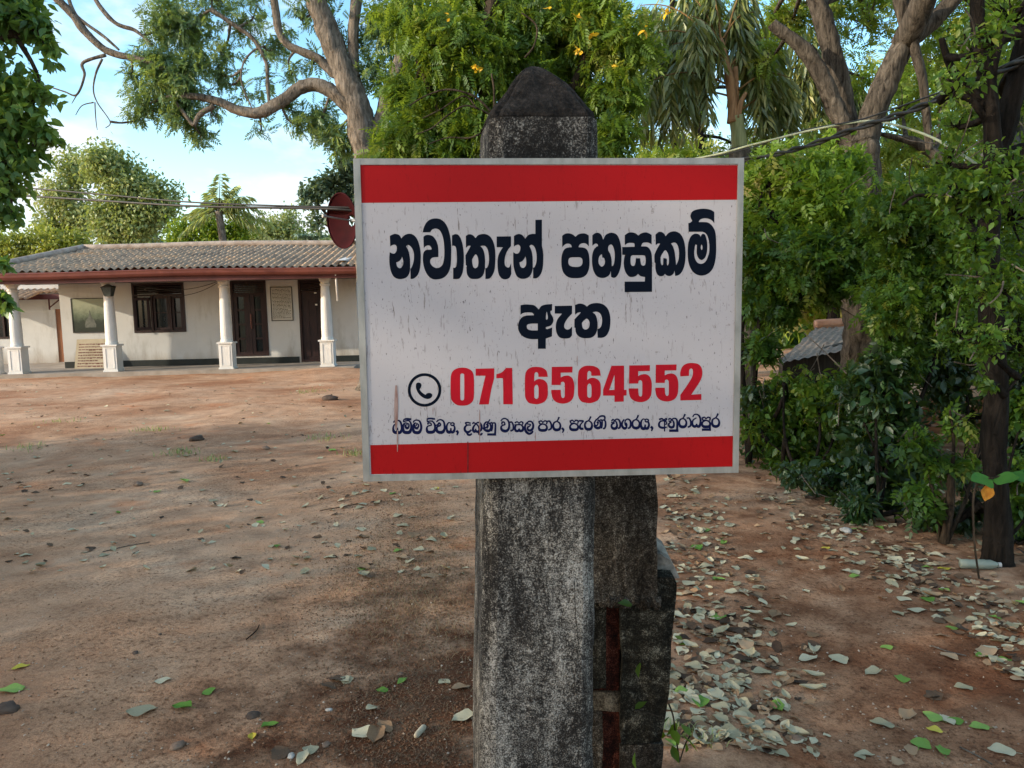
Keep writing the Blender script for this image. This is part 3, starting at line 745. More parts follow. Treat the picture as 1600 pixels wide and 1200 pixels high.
# ------------------------------------------------------------------ the house
HO = np.array([-10.08, 19.42, 0.0]); hy = R(2.1)
HX = np.array([math.cos(hy), math.sin(hy), 0]); HY = np.array([-math.sin(hy), math.cos(hy), 0])
def W(x, y, z): return HO + HX * x + HY * y + np.array([0, 0, z])
def hp(px, py, yo):                        # photo pixel on the plane local y = yo -> local x, z
    d = ray(px, py); p0 = HO + HY * yo
    q = CP + d * (((p0 - CP) @ HY) / (d @ HY))
    return (q - HO) @ HX, q[2]
m, nt, out = newmat('white_limewash')
v = coords(nt)
wa = noise_(nt, coords(nt, (1, 1, .25)), 2.2, 6, .7); wb = noise_(nt, v, .8, 4)
c = ramp(nt, wb, [(0.3, (0.46, 0.465, 0.46)), (0.7, (0.56, 0.565, 0.56))])
c = mixc(nt, .5, c, ramp(nt, wa, [(.33, (.62, .58, .52)), (.47, (1, 1, 1))]), 'MULTIPLY')
sp_ = N(nt, 'ShaderNodeSeparateXYZ'); nt.links.new(v, sp_.inputs[0])
hh = N(nt, 'ShaderNodeMath', operation='MULTIPLY_ADD'); nt.links.new(wa, hh.inputs[0]); hh.inputs[1].default_value = .9; nt.links.new(sp_.outputs['Z'], hh.inputs[2])
c = mixc(nt, .7, c, ramp(nt, hh.outputs[0], [(.5, (.55, .45, .36)), (.95, (1, 1, 1))]), 'MULTIPLY')   # rain-splashed foot of the wall
finish(nt, out, c, .9, wa, .1, .004, .2)
M_WALL = m
M_COLW = simple('white_column_paint', [(0.3, (0.6, 0.595, 0.58)), (0.7, (0.7, 0.695, 0.68))], 3, (1, 1, 1), 0.7, 0.05, 0.002)
M_SKIRT = simple('black_green_skirting', [(0.3, (0.006, 0.010, 0.010)), (0.7, (0.014, 0.02, 0.02))], 5, (1, 1, 1), 0.6)
M_CEM = simple('cement_floor', [(0.3, (0.22, 0.19, 0.16)), (0.7, (0.34, 0.30, 0.26))], 3, (1, 1, 1), 0.8)
M_WOOD = simple('dark_red_wood', [(0.3, (0.010, 0.004, 0.005)), (0.7, (0.032, 0.011, 0.010))], 6, (4, 4, 0.5), 0.5, 0.2, 0.004)
M_WOOD2 = simple('brown_door_wood', [(0.3, (0.16, 0.06, 0.025)), (0.7, (0.27, 0.11, 0.05))], 6, (4, 4, 0.5), 0.5, 0.2, 0.004)
M_GUT = simple('red_brown_gutter', [(0.3, (0.11, 0.034, 0.028)), (0.7, (0.2, 0.065, 0.048))], 2, (1, 1, 1), 0.45, 0.05, 0.002)
M_FASC = simple('maroon_fascia', [(0.3, (0.055, 0.015, 0.015)), (0.7, (0.10, 0.03, 0.03))], 3, (1, 1, 1), 0.6)
M_GLASS = simple('dark_window_glass', [(0.3, (0.008, 0.012, 0.014)), (0.7, (0.02, 0.028, 0.03))], 2, (1, 1, 1), 0.12, 0.0, 0.001, spec=0.5)
m, nt, out = newmat('weathered_roof_tile')
v = coords(nt)
n1 = noise_(nt, v, 1.1, 6, 0.7, 0.4); n2 = noise_(nt, v, 9, 5, 0.7); n3 = noise_(nt, v, 40, 3)
c = ramp(nt, n1, [(0.3, (0.2, 0.15, 0.11)), (0.5, (0.38, 0.29, 0.21)), (0.60, (0.48, 0.33, 0.21)), (0.72, (0.5, 0.27, 0.13))])
c = mixc(nt, 0.65, c, ramp(nt, n2, [(0.35, (0.45, 0.42, 0.4)), (0.65, (1.25, 1.2, 1.15))]), 'MULTIPLY')
finish(nt, out, c, 0.95, n3, 0.6, 0.02, 0.1)
M_ROOF = m

house = thing('veranda_house', W(3, 0, 0), 'long low white house with a tiled roof, a columned veranda and red-brown gutter', 'house')
WY = 1.5
xl = hp(97, 520, WY)[0]; xr = hp(559, 500, WY)[0]
def hbox(mb, x0, x1, y0, y1, z0, z1): mb.box(x0, x1, y0, y1, z0, z1, W)
def rect(a, b, yo): # two photo pixels (left top, right bottom) -> local x0,x1,z0,z1
    x0, z1 = hp(a[0], a[1], yo); x1, z0 = hp(b[0], b[1], yo)
    return x0, x1, z0, z1
EZ = 2.43
mb = MB()
wins = {}
win = rect((205, 443), (291.5, 518.5), WY); dr1 = rect((359, 439), (421, 555.5), WY); dr2 = rect((465, 437), (507, 569), WY)
win = (win[0], win[1], win[2], win[3]); 
# front wall in pieces round the openings
def wallpieces(mb, x0, x1, z0, z1, holes, y0, y1):
    holes = sorted(holes)
    x = x0
    for (a, b, c, d) in holes:
        hbox(mb, x, a, y0, y1, z0, z1)
        if c > z0 + 0.01: hbox(mb, a, b, y0, y1, z0, c)
        if d < z1 - 0.01: hbox(mb, a, b, y0, y1, d, z1)
        x = b
    hbox(mb, x, x1, y0, y1, z0, z1)
dr2 = (dr2[0], dr2[1], 0.12, dr2[3])
wallpieces(mb, xl, xr, 0.05, 2.75, [win, dr1, dr2], WY, WY + 0.2)
hbox(mb, xl, xl + 0.2, WY + 0.2, 7.5, 0.05, 2.75)
hbox(mb, xr - 0.2, xr, WY + 0.2, 7.5, 0.05, 2.75)
hbox(mb, xl, xr, 7.5, 7.7, 0.05, 2.75)
# gable at the right end
def gab(x0, x1):
    mb.hexa([W(x0, -0.2, 2.76), W(x1, -0.2, 2.76), W(x1, 7.6, 2.76), W(x0, 7.6, 2.76), W(x0, 3.9, 3.25), W(x1, 3.9, 3.25), W(x1, 4.1, 3.25), W(x0, 4.1, 3.25)])
mb.build('wall', M_WALL, house)
mb = MB(); hbox(mb, xl - 9.0, xr + 0.15, -0.32, WY + 2.6, -0.1, 0.1); hbox(mb, xl + 0.2, xr - 0.2, WY + 2.6, 7.5, -0.1, 0.1)
mb.build('veranda_floor', M_CEM, house)
mb = MB()
for a, b in ((xl, dr2[0] - 0.05), (dr2[1] + 0.05, xr)):
    hbox(mb, a + 0.01, b, WY - 0.012, WY - 0.001, 0.1, 0.27)
mb.build('skirting', M_SKIRT, house)
# roof
rx1 = hp(556, 415, -0.6)[0] + 0.05
YR = 4.0
zE = 2.62
zR = hp(550, 380.5, YR)[1]
xh0 = hp(-45, 440, -0.6)[0]; xh1 = hp(131, 396, YR)[0]
per = 0.19; npx = int((rx1 - xh0) / per * 8); nv = 46
V = []; F = []
xs = np.linspace(xh0, rx1, npx)
for i, x in enumerate(xs):
    vm = 1.0 if x > xh1 else max(0.02, (x - xh0) / (xh1 - xh0))
    sag = 0.02 * math.sin(x * 0.9) + 0.012 * math.sin(x * 2.3)
    for k in range(nv):
        s = k / (nv - 1) * vm
        rowf = (s * 13) % 1.0
        z = zE + (zR - zE) * s + 0.03 * math.cos(2 * math.pi * x / per + 0.3 * math.floor(s * 13)) + sag - 0.03 * rowf + 0.012 * mnoise.noise(Vector((x * 2, s * 9, 0)))
        V.append(W(x, -0.6 + (YR + 0.6) * s, z))
b0 = len(V)
for i in range(npx - 1):
    for k in range(nv - 1): F.append((i * nv + k, (i + 1) * nv + k, (i + 1) * nv + k + 1, i * nv + k + 1))
V += [W(xh1, YR, zR - 0.03), W(rx1, YR, zR - 0.03), W(rx1, 8.3, zE - 0.03), W(xh0, 8.3, zE - 0.03)]
F += [(b0, b0 + 1, b0 + 2, b0 + 3)]
V += [W(xh0, -0.6, zE - 0.06), W(xh1, YR, zR - 0.06), W(xh0, 8.3, zE - 0.06)]
F += [(b0 + 4, b0 + 5, b0 + 6)]
roof = obj('roof', V, F, M_ROOF, house, True)
mb = MB()
mb.tube([W(x, YR, zR + 0.03 + 0.02 * math.sin(x * 0.9)) for x in np.linspace(xh1, rx1, 24)], 0.1, 8)
mb.tube([W(xh0 + (xh1 - xh0) * s, -0.6 + (YR + 0.6) * s, zE + (zR - zE) * s + 0.03) for s in np.linspace(0.02, 1, 14)], 0.09, 8)
mb.build('ridge_tile', simple('ridge_mortar', [(0.3, (0.22, 0.17, 0.14)), (0.7, (0.42, 0.36, 0.31))], 5, (1, 1, 1), 0.95), roof, True)
# gutter (half round with two lips) and fascia
gz0 = 2.41
mb = MB()
prof = [(-0.72, 0.17), (-0.735, 0.15), (-0.725, 0.13), (-0.72, 0.09), (-0.735, 0.075), (-0.725, 0.055), (-0.70, 0.02), (-0.66, 0.0), (-0.62, 0.0), (-0.61, 0.17)]
rings = []
for x in np.linspace(xh0 - 0.1, rx1 + 0.02, 40):
    dz = 0.02 * math.sin(x * 0.7)
    rings.append([W(x, a, gz0 + b + dz) for a, b in prof])
mb.loft([r[::-1] for r in rings])
mb.build('gutter', M_GUT, house)
mb = MB(); hbox(mb, xh0, rx1 - 0.03, -0.60, -0.57, 2.31, 2.58); mb.build('fascia', M_FASC, house)
mb = MB(); hbox(mb, xh0 + 0.1, rx1 - 0.06, -0.5, WY - 0.002, 2.36, 2.40)
mb.build('veranda_ceiling', simple('ceiling_board', [(0.3, (0.10, 0.08, 0.07)), (0.7, (0.18, 0.15, 0.13))], 3), house)
mb = MB()
gab(xr - 0.2, xr); mb.build('gable', M_WALL, house)
# rain pipe at right end
mb = MB(); mb.tube([W(xr + 0.02 - 0.18, -0.6, 2.42), W(xr - 0.16, -0.55, 2.3), W(xr - 0.15, -0.52, 1.75)], 0.025, 7)
mb.build('rain_pipe', M_COLW, house, True)
mb = MB(); mb.tube([W(dr2[1] + 0.19, WY - 0.03, 0.12), W(dr2[1] + 0.19, WY - 0.03, 2.3)], 0.022, 6)
mb.build('drain_pipe', M_SKIRT, house)
# columns
colx = [hp(31, 585, 0)[0], 0.0, hp(357, 577, 0)[0], hp(513.5, 572, 0)[0], hp(-9, 590, 0)[0]]
for x in colx:
    mb = MB()
    rad = [(0.78, 0.150), (0.82, 0.150), (0.86, 0.137), (1.1, 0.139), (1.5, 0.129), (1.9, 0.115), (2.14, 0.105), (2.15, 0.128), (2.19, 0.13), (2.20, 0.108), (2.25, 0.112), (2.255, 0.135), (2.30, 0.14)]
    mb.loft([[W(x + r * math.cos(a), r * math.sin(a), z) for a in np.linspace(0, 2 * math.pi, 24, endpoint=False)] for z, r in rad])
    cobj = mb.build('veranda_column', M_COLW, house, False)
    mb = MB()
    hbox(mb, x - 0.165, x + 0.165, -0.165, 0.165, 0.14, 0.74); hbox(mb, x - 0.2, x + 0.2, -0.2, 0.2, 0.741, 0.779); hbox(mb, x - 0.185, x + 0.185, -0.185, 0.185, 0.1, 0.139)
    for a in (-1, 1):                     # raised panel mouldings on the front of the plinth
        hbox(mb, x + a * 0.105 - 0.012, x + a * 0.105 + 0.012, -0.175, -0.166, 0.2, 0.68)
    hbox(mb, x - 0.115, x + 0.115, -0.175, -0.166, 0.681, 0.70); hbox(mb, x - 0.115, x + 0.115, -0.175, -0.166, 0.18, 0.199)
    mb.build('plinth', M_COLW, cobj)
    mb = MB(); hbox(mb, x - 0.13, x + 0.13, -0.12, 0.12, 2.301, 2.36); mb.build('capital', M_COLW, cobj)
# window
def frame_opening(name, r, yf, thick, members, mat):
    mb = MB(); x0, x1, z0, z1 = r
    hbox(mb, x0, x0 + thick, yf, yf + 0.1, z0, z1); hbox(mb, x1 - thick, x1, yf, yf + 0.1, z0, z1)
    hbox(mb, x0 + thick, x1 - thick, yf, yf + 0.1, z1 - thick, z1); hbox(mb, x0 + thick, x1 - thick, yf, yf + 0.1, z0, z0 + thick)
    for (a, b, c, d) in members: hbox(mb, a, b, yf + 0.01, yf + 0.09, c, d)
    return mb.build(name, mat, house)
x0, x1, z0, z1 = win
tz = z1 - 0.30
wf = frame_opening('window', win, WY - 0.02, 0.06, [(x0 + 0.06, x1 - 0.06, tz - 0.05, tz), (x0 + 0.47, x0 + 0.52, z0 + 0.06, tz - 0.05), (x0 + 0.96, x0 + 1.02, z0 + 0.06, tz - 0.05)], M_WOOD)
mb = MB()
for k in range(5):
    z = tz + 0.02 + k * 0.045
    mb.hexa([W(a, b, c) for a, b, c in ((x0 + .06, WY + .0, z), (x1 - .06, WY, z), (x1 - .06, WY + .05, z + .03), (x0 + .06, WY + .05, z + .03), (x0 + .06, WY, z + .008), (x1 - .06, WY, z + .008), (x1 - .06, WY + .05, z + .038), (x0 + .06, WY + .05, z + .038))])
mb.build('louvre', M_WOOD, wf)
mb = MB(); hbox(mb, x0 + 0.06, x1 - 0.06, WY + 0.085, WY + 0.1, z0 + 0.06, z1 - 0.06); mb.build('pane', M_GLASS, wf)
mb = MB()                                    # casement rails
for a in (x0 + 0.53, x0 + 1.03):
    w = (x0 + 0.95 - (x0 + 0.53)) if a < x0 + 1 else (x1 - 0.07 - a)
    hbox(mb, a, a + 0.06, WY + 0.02, WY + 0.06, z0 + 0.07, tz - 0.06); hbox(mb, a + w - 0.06, a + w, WY + 0.02, WY + 0.06, z0 + 0.07, tz - 0.06)
    hbox(mb, a + 0.06, a + w - 0.06, WY + 0.02, WY + 0.06, tz - 0.12, tz - 0.06); hbox(mb, a + 0.06, a + w - 0.06, WY + 0.02, WY + 0.06, z0 + 0.07, z0 + 0.13); hbox(mb, a + 0.06, a + w - 0.06, WY + 0.025, WY + 0.055, (z0 + tz) / 2, (z0 + tz) / 2 + 0.03)
mb.build('casement', M_WOOD, wf)
# open casement leaf swung outwards at the left
mb = MB(); xa = x0 + 0.46
def leaf(u, w, z): return W(xa - u * 0.36, WY - 0.03 - u * 0.12 - w, z)
def lbox(u0, u1, c, d): mb.hexa([leaf(u0, 0.03, c), leaf(u1, 0.03, c), leaf(u1, 0, c), leaf(u0, 0, c), leaf(u0, 0.03, d), leaf(u1, 0.03, d), leaf(u1, 0, d), leaf(u0, 0, d)])
lbox(0, 0.16, z0 + 0.08, tz - 0.08); lbox(0.84, 1, z0 + 0.08, tz - 0.08); lbox(0.161, 0.839, tz - 0.16, tz - 0.08); lbox(0.161, 0.839, z0 + 0.08, z0 + 0.15)
mb.build('open_casement', M_WOOD, wf)
# glazed double door
x0, x1, z0, z1 = dr1; tz = z1 - 0.32; xm = (x0 + x1) / 2
df = frame_opening('glazed_door', dr1, WY - 0.02, 0.06, [(x0 + .06, x1 - .06, tz - .05, tz), (xm - 0.035, xm + 0.035, z0 + .06, tz - .05)], M_WOOD)
mb = MB(); hbox(mb, x0 + .06, x1 - .06, WY + .07, WY + .08, z0 + .06, z1 - .06); mb.build('pane', M_GLASS, df)
mb = MB()
for a, b in ((x0 + .061, xm - .036), (xm + .036, x1 - .061)):
    hbox(mb, a, a + .1, WY + .0, WY + .05, z0 + .061, tz - .051); hbox(mb, b - .1, b, WY + .0, WY + .05, z0 + .061, tz - .051)
    n = 4
    for k in range(n + 1):
        z = z0 + .08 + (tz - z0 - .17) * k / n
        hbox(mb, a + .101, b - .101, WY + .005, WY + .045, z - .02, z + .035)
mb.build('door_leaf', M_WOOD, df)
mb = MB()
for k in range(5): hbox(mb, x0 + .061, x1 - .061, WY + .0, WY + .04, tz + .02 + k * .05, tz + .05 + k * .05)
mb.build('louvre', M_WOOD, df)
mb = MB(); mb.tube([W(xm + 0.05, WY - 0.05, z0 + 0.75), W(xm + 0.05, WY - 0.07, z0 + 0.95), W(xm + 0.05, WY - 0.05, z0 + 1.15)], 0.018, 6)
mb.build('handle', M_GUT, df)
# plain panelled door
x0, x1, z0, z1 = dr2; tz = z1 - 0.3
pf = frame_opening('panel_door', dr2, WY - 0.02, 0.06, [(x0 + .06, x1 - .06, tz - .05, tz)], M_WOOD)
mb = MB(); hbox(mb, x0 + .061, x1 - .061, WY + .03, WY + .07, z0 + .061, tz - .051)
for k in range(2):
    for q in range(3):
        a = x0 + .12 + k * (x1 - x0 - .2) / 2; z = z0 + .15 + q * .55
        hbox(mb, a, a + (x1 - x0) / 2 - .17, WY + .015, WY + .029, z, z + .42)
mb.build('door_leaf', M_WOOD, pf)
mb = MB()
for k in range(5): hbox(mb, x0 + .061, x1 - .061, WY + .0, WY + .04, tz + .02 + k * .045, tz + .046 + k * .045)
mb.build('louvre', M_WOOD, pf)
mb = MB()
for px, py in ((492.5, 457.5), (494, 476)):
    mb = MB(); a, z = hp(px, py, WY); hbox(mb, a - .03, a + .03, WY - .0, WY + .014, z - .02, z + .02)
    mb.build('paper_sticker', M_COLW, pf)
# things hung on the front of the house
def txtboard(name, label, cat, r, yo, lean, mats, lines, seed, headgap=0.0):
    x0, x1, z0, z1 = r
    t = thing(name, W((x0 + x1) / 2, yo, z0), label, cat)
    T = lambda x, y, z: W(x, yo - y - lean * (z1 - z) / (z1 - z0 + 1e-6), z)
    mb = MB(); mb.box(x0, x1, 0.0, 0.02, z0, z1, T); 
    mb = MB(); mb.hexa([T(x0, .02, z0), T(x1, .02, z0), T(x1, 0, z0), T(x0, 0, z0), T(x0, .02, z1), T(x1, .02, z1), T(x1, 0, z1), T(x0, 0, z1)])
    mb.build('board', mats[0], t)
    fw = 0.022
    mb = MB()
    for (a, b, c, d) in ((x0, x0 + fw, z0, z1), (x1 - fw, x1, z0, z1), (x0 + fw, x1 - fw, z0, z0 + fw), (x0 + fw, x1 - fw, z1 - fw, z1)):
        mb.hexa([T(a, .03, c), T(b, .03, c), T(b, .021, c), T(a, .021, c), T(a, .03, d), T(b, .03, d), T(b, .021, d), T(a, .021, d)])
    if mats[1]: mb.build('frame', mats[1], t)
    rr = random.Random(seed)
    mb = MB()
    H = z1 - z0; Wd = x1 - x0
    for k in range(lines):
        z = z1 - H * (0.06 + headgap + (0.88 - headgap) * k / lines)
        a = x0 + Wd * 0.08
        end = x1 - Wd * (0.08 if k < lines * 0.65 else rr.uniform(0.08, 0.4))
        lh = (0.88 - headgap) * H / lines * 0.5
        while a < end:
            w = rr.uniform(0.02, 0.07) * (Wd / 0.8 + .3)
            b = min(a + w, end)
            hh = lh * rr.uniform(0.55, 1.0)
            mb.hexa([T(a, .0225, z - hh), T(b, .0225, z - hh), T(b, .0205, z - hh), T(a, .0205, z - hh), T(a, .0225, z), T(b, .0225, z), T(b, .0205, z), T(a, .0205, z)])
            a = b + rr.uniform(0.008, 0.016)
    mb.build('lettering', mats[2], t)
    return t
M_PAPER = simple('notice_paper', [(0.3, (0.42, 0.41, 0.37)), (0.7, (0.56, 0.55, 0.5))], 3)
M_INK = simple('notice_ink', [(0.3, (0.03, 0.03, 0.03)), (0.7, (0.07, 0.065, 0.06))], 5)
M_INKR = simple('brown_ink', [(0.3, (0.09, 0.03, 0.03)), (0.7, (0.16, 0.06, 0.05))], 5)
M_CARD = simple('buff_board', [(0.3, (0.34, 0.29, 0.2)), (0.7, (0.46, 0.4, 0.3))], 3)
txtboard('notice_board', 'framed notice of close dark text on the house wall between its two doors', 'notice', rect((422, 448.5), (459, 501), WY), WY, 0.0, (M_PAPER, M_INK, M_INK), 22, 4)
txtboard('text_panel', 'large buff text board leaning on the house wall below the painting', 'notice board', rect((112, 531), (168, 578), WY - 0.3), WY - 0.02, 0.25, (M_CARD, None, M_INKR), 9, 9, 0.09)
# painting: dark banner with pale sky and a dim white silhouette
r = rect((112, 467.5), (168, 518), WY); x0, x1, z0, z1 = r
pt = thing('wall_painting', W((x0 + x1) / 2, WY, z0), 'dark landscape banner in a thin frame on the house wall by the first veranda columns', 'painting')
m, nt, out = newmat('landscape_print')
tcn = N(nt, 'ShaderNodeTexCoord'); sp = N(nt, 'ShaderNodeSeparateXYZ'); nt.links.new(tcn.outputs['Object'], sp.inputs[0])
nn = noise_(nt, coords(nt), 7, 5, 0.7)
ad = N(nt, 'ShaderNodeMath', operation='MULTIPLY_ADD'); nt.links.new(nn, ad.inputs[0]); ad.inputs[1].default_value = 0.45; nt.links.new(sp.outputs['Z'], ad.inputs[2])
c = ramp(nt, ad.outputs[0], [(0.1, (0.012, 0.016, 0.012)), (0.5, (0.03, 0.04, 0.028)), (0.68, (0.12, 0.15, 0.10)), (0.95, (0.30, 0.33, 0.24))])
finish(nt, out, c, 0.4)
mb = MB(); hbox(mb, x0, x1, WY - 0.02, WY - 0.001, z0, z1); mb.build('canvas', m, pt)
mb = MB(); fw = 0.02
for (a, b, c_, d) in ((x0 - fw, x0, z0 - fw, z1 + fw), (x1, x1 + fw, z0 - fw, z1 + fw), (x0, x1, z0 - fw, z0), (x0, x1, z1, z1 + fw)): hbox(mb, a, b, WY - 0.03, WY - 0.001, c_, d)
mb.build('frame', M_INK, pt)
mb = MB(); cx = x0 + (x1 - x0) * 0.52
mb.loft([[W(cx + rr * math.cos(a), WY - 0.022 + 0.001 * math.sin(a), z0 + 0.12 + z) for a in np.linspace(0, 2 * math.pi, 10, endpoint=False)] for z, rr in ((0, .14), (.08, .15), (.2, .11), (.27, .05), (.4, .012), (.46, .003))])
mb.build('dome_silhouette', simple('dim_white', [(0.3, (0.07, 0.08, 0.07)), (0.7, (0.16, 0.17, 0.15))], 12), pt)
# lantern on the first full column
x, z = hp(169.5, 455, -0.2)
ln = thing('wall_lantern', W(x, -0.2, z + 0.12), 'dark square lantern fixed at the top of the veranda column by the painting', 'lantern')
def sq(z, h, tilt=0): return [W(x - h + tilt, -0.2 - h, z), W(x + h + tilt, -0.2 - h, z), W(x + h + tilt, -0.2 + h, z), W(x - h + tilt, -0.2 + h, z)]
mb = MB(); mb.loft([sq(z - 0.13, .07), sq(z - 0.11, .08), sq(z + 0.08, .115)]); mb.build('glass_box', simple('dusty_lantern_glass', [(0.3, (0.03, 0.04, 0.035)), (0.7, (0.09, 0.1, 0.09))], 9, rough=0.3), ln)
mb = MB(); mb.loft([sq(z + 0.081, .13), sq(z + 0.10, .13), sq(z + 0.15, .05), sq(z + 0.17, .02)]); mb.build('hood', M_INK, ln)
mb = MB()
for a in (-1, 1):
    for b in (-1, 1): mb.tube([W(x + a * .075, -0.2 + b * .075, z - .12), W(x + a * .118, -0.2 + b * .118, z + .085)], .008, 5)
mb.tube([W(x, -0.2, z + .1), W(x + .08, -0.1, z + .13), W(x + .13, -0.06, z + .12)], .012, 5)
mb.build('frame', M_INK, ln)
# slack wires under the veranda eave
mb = MB()
for (a, b, sag) in (((198, 440), (347, 437), 0.24), ((226, 452), (347, 437), 0.28)):
    p, q = hp(*a, 0.6), hp(*b, 0.2)
    mb.tube([W(p[0] + (q[0] - p[0]) * s, 0.6 - 0.4 * s, p[1] + (q[1] - p[1]) * s - sag * 4 * s * (1 - s)) for s in np.linspace(0, 1, 16)], 0.008, 5)
tag(mb.build('veranda_wire', M_INK, None, origin=W(1, .5, 2.2)), 'thin slack wires strung under the veranda eave across the window', 'wire')

# ------------------------------------------------------------------ the low annex to the left
AY = 3.9
an = thing('annex_building', W(-1.6, AY, 0), 'plain white annex with a brown door and low tiled roof left of the house', 'annex')
ax0 = hp(-70, 520, AY)[0]; ax1 = xl - 0.02
adr = rect((85.5, 483), (103, 577), AY); adr = (adr[0], min(adr[1], ax1 - 0.02), 0.12, adr[3]); awn = rect((-30, 487), (23, 529), AY)
mb = MB(); wallpieces(mb, ax0, ax1, 0.1, 2.5, [awn, adr], AY, AY + 0.2); mb.build('wall', M_WALL, an)
mb = MB(); hbox(mb, adr[0], adr[1], AY + .03, AY + .08, adr[2], adr[3]); mb.build('door', M_WOOD2, an)
fo = frame_opening('window', awn, AY - .02, .06, [(awn[0] + (awn[1] - awn[0]) * s, awn[0] + (awn[1] - awn[0]) * s + .05, awn[2] + .06, awn[3] - .06) for s in (.33, .66)], M_WOOD)
fo.parent = an
fo.location = tuple(np.array(house.location) - np.array(an.location))
mb = MB(); hbox(mb, awn[0] + .06, awn[1] - .06, AY + .06, AY + .08, awn[2] + .06, awn[3] - .06)
mb.build('pane', M_GLASS, an)
def sheetroof(name, xa, xb, ya, za, yb, zb, mat, parent):
    V = []; F = []; n = int((xb - xa) / .19 * 6); kv = 14
    for i in range(n):
        x = xa + (xb - xa) * i / (n - 1)
        for k in range(kv):
            s = k / (kv - 1)
            V.append(W(x, ya + (yb - ya) * s, za + (zb - za) * s + .035 * math.cos(2 * math.pi * x / .19) - .02 * ((s * 6) % 1)))
    for i in range(n - 1):
        for k in range(kv - 1): F.append((i * kv + k, (i + 1) * kv + k, (i + 1) * kv + k + 1, i * kv + k + 1))
    return obj(name, V, F, mat, parent, True)
e0 = hp(97, 462, AY - .55); ee = e0[1]
ar = sheetroof('roof', ax0, ax1 - .02, AY - .6, ee + .1, AY + 2.4, ee + 0.75, M_ROOF, an)
mb = MB(); hbox(mb, ax0, ax1 - .03, AY - .6, AY - .57, ee - .1, ee + .05); mb.build('fascia', M_FASC, an)
lr = hp(46, 466, AY - 1.3); 
sheetroof('porch_roof', ax0, lr[0], AY - 1.35, lr[1], AY - .62, lr[1] + .18, M_ROOF, an)
mb = MB()
bx, bz = hp(76, 465, AY - .3)
bx2 = hp(96, 467, AY - .3)[0]
mb.tube([W(bx, AY - .3, bz), W(bx, AY - .3, bz - .36)], .025, 5); mb.tube([W(bx, AY - .3, bz - .3), W(bx2, AY - .3, bz - .02)], .02, 5); mb.tube([W(bx, AY - .3, bz - .03), W(bx2, AY - .3, bz - .03)], .02, 5)
mb.build('bracket', M_FASC, an)

# ------------------------------------------------------------------ foliage
U_LEAF = (np.array([(0, 0, 0), (-.27, .42, .07), (0, 1, -.06), (.27, .42, .07)]), np.array([(0, 3, 2), (0, 2, 1)]))
U_OVAL = (np.array([(0, 0, 0), (-.2, .22, .05), (-.25, .52, .06), (0, 1, -.1), (.25, .52, .06), (.2, .22, .05), (0, .45, .0)]), np.array([(0, 6, 1), (1, 6, 2), (2, 6, 3), (0, 5, 6), (5, 4, 6), (4, 3, 6)]))
U_SLIM = (np.array([(0, 0, 0), (-.12, .4, .03), (0, 1, -.08), (.12, .4, .03)]), np.array([(0, 3, 2), (0, 2, 1)]))
def sprig(npair, lw, ll, droop=0.25):
    V = []; F = []
    for i in range(npair):
        y = 0.15 + 0.8 * i / npair
        z = -droop * y * y
        sc = ll * (1 - 0.45 * abs(i / npair - 0.35))
        for sg in (-1, 1):
            d = np.array([sg * 0.85, 0.5, -0.18 - 0.15 * (i % 2)]); d /= np.linalg.norm(d)
            p = np.array([0, y, z]); q = np.array([d[1], -d[0], 0]) * lw; q[2] = 0.02
            b = len(V)
            V += [p, p + d * sc * .45 + q, p + d * sc + np.array([0, 0, -.05]), p + d * sc * .45 - q]
            F += [(b, b + 1, b + 2), (b, b + 2, b + 3)]
    b = len(V)
    V += [np.array([0, .9, -droop * .81]), np.array([-lw, 1.0, -droop]), np.array([0, .95 + ll * .8, -droop * 1.4]), np.array([lw, 1.0, -droop])]
    F += [(b, b + 3, b + 2), (b, b + 2, b + 1)]
    return np.array(V), np.array(F)
U_PIN = sprig(5, 0.07, 0.42)
U_FEATHER = sprig(9, 0.035, 0.26, 0.35)
U_WHORL = sprig(3, 0.13, 0.6, 0.3)
UNITS = {'leaf': U_LEAF, 'oval': U_OVAL, 'slim': U_SLIM, 'pin': U_PIN, 'feather': U_FEATHER, 'whorl': U_WHORL}
class Crown:
    def __init__(s): s.V = []; s.F = []; s.A = []; s.nb = 0
    def add(s, pos, size, unit, droop=0.3, flat=0.6, tone=0.0):
        U, FU = UNITS[unit]
        n = len(pos)
        d = rng.normal(size=(n, 3)); d[:, 2] -= droop * 1.6
        d /= np.linalg.norm(d, axis=1)[:, None]
        up = rng.normal(size=(n, 3)) * (1 - flat); up[:, 2] += flat
        x = np.cross(d, up); x /= (np.linalg.norm(x, axis=1)[:, None] + 1e-9)
        z = np.cross(x, d)
        sz = size * rng.uniform(0.65, 1.25, n)
        V = (U[None, :, 0:1] * x[:, None] + U[None, :, 1:2] * d[:, None] + U[None, :, 2:3] * z[:, None]) * sz[:, None, None] + pos[:, None]
        F = FU[None] + (np.arange(n) * len(U))[:, None, None] + s.nb
        s.V.append(V.reshape(-1, 3)); s.F.append(F.reshape(-1, 3))
        a = np.clip(rng.beta(2, 2.4, n) + tone, 0, 1)
        s.A.append(np.repeat(a, len(FU)))
        s.nb += n * len(U)
    def build(s, name, mat, parent, **k):
        return obj(name, np.concatenate(s.V), np.concatenate(s.F), mat, parent, attr=np.concatenate(s.A), **k)
def blobpts(c, r, ncl, per, sig, shell=0.55):
    """leaf positions in clumps spread through an ellipsoid; also returns the clump centres"""
    d = rng.normal(size=(ncl, 3)); d /= np.linalg.norm(d, axis=1)[:, None]
    rad = (shell + (1 - shell) * rng.random(ncl)) * rng.uniform(0.55, 1.08, ncl)
    cc = np.array(c) + d * rad[:, None] * np.array(r)
    p = cc[:, None] + rng.normal(size=(ncl, per, 3)) * sig
    return p.reshape(-1, 3), cc
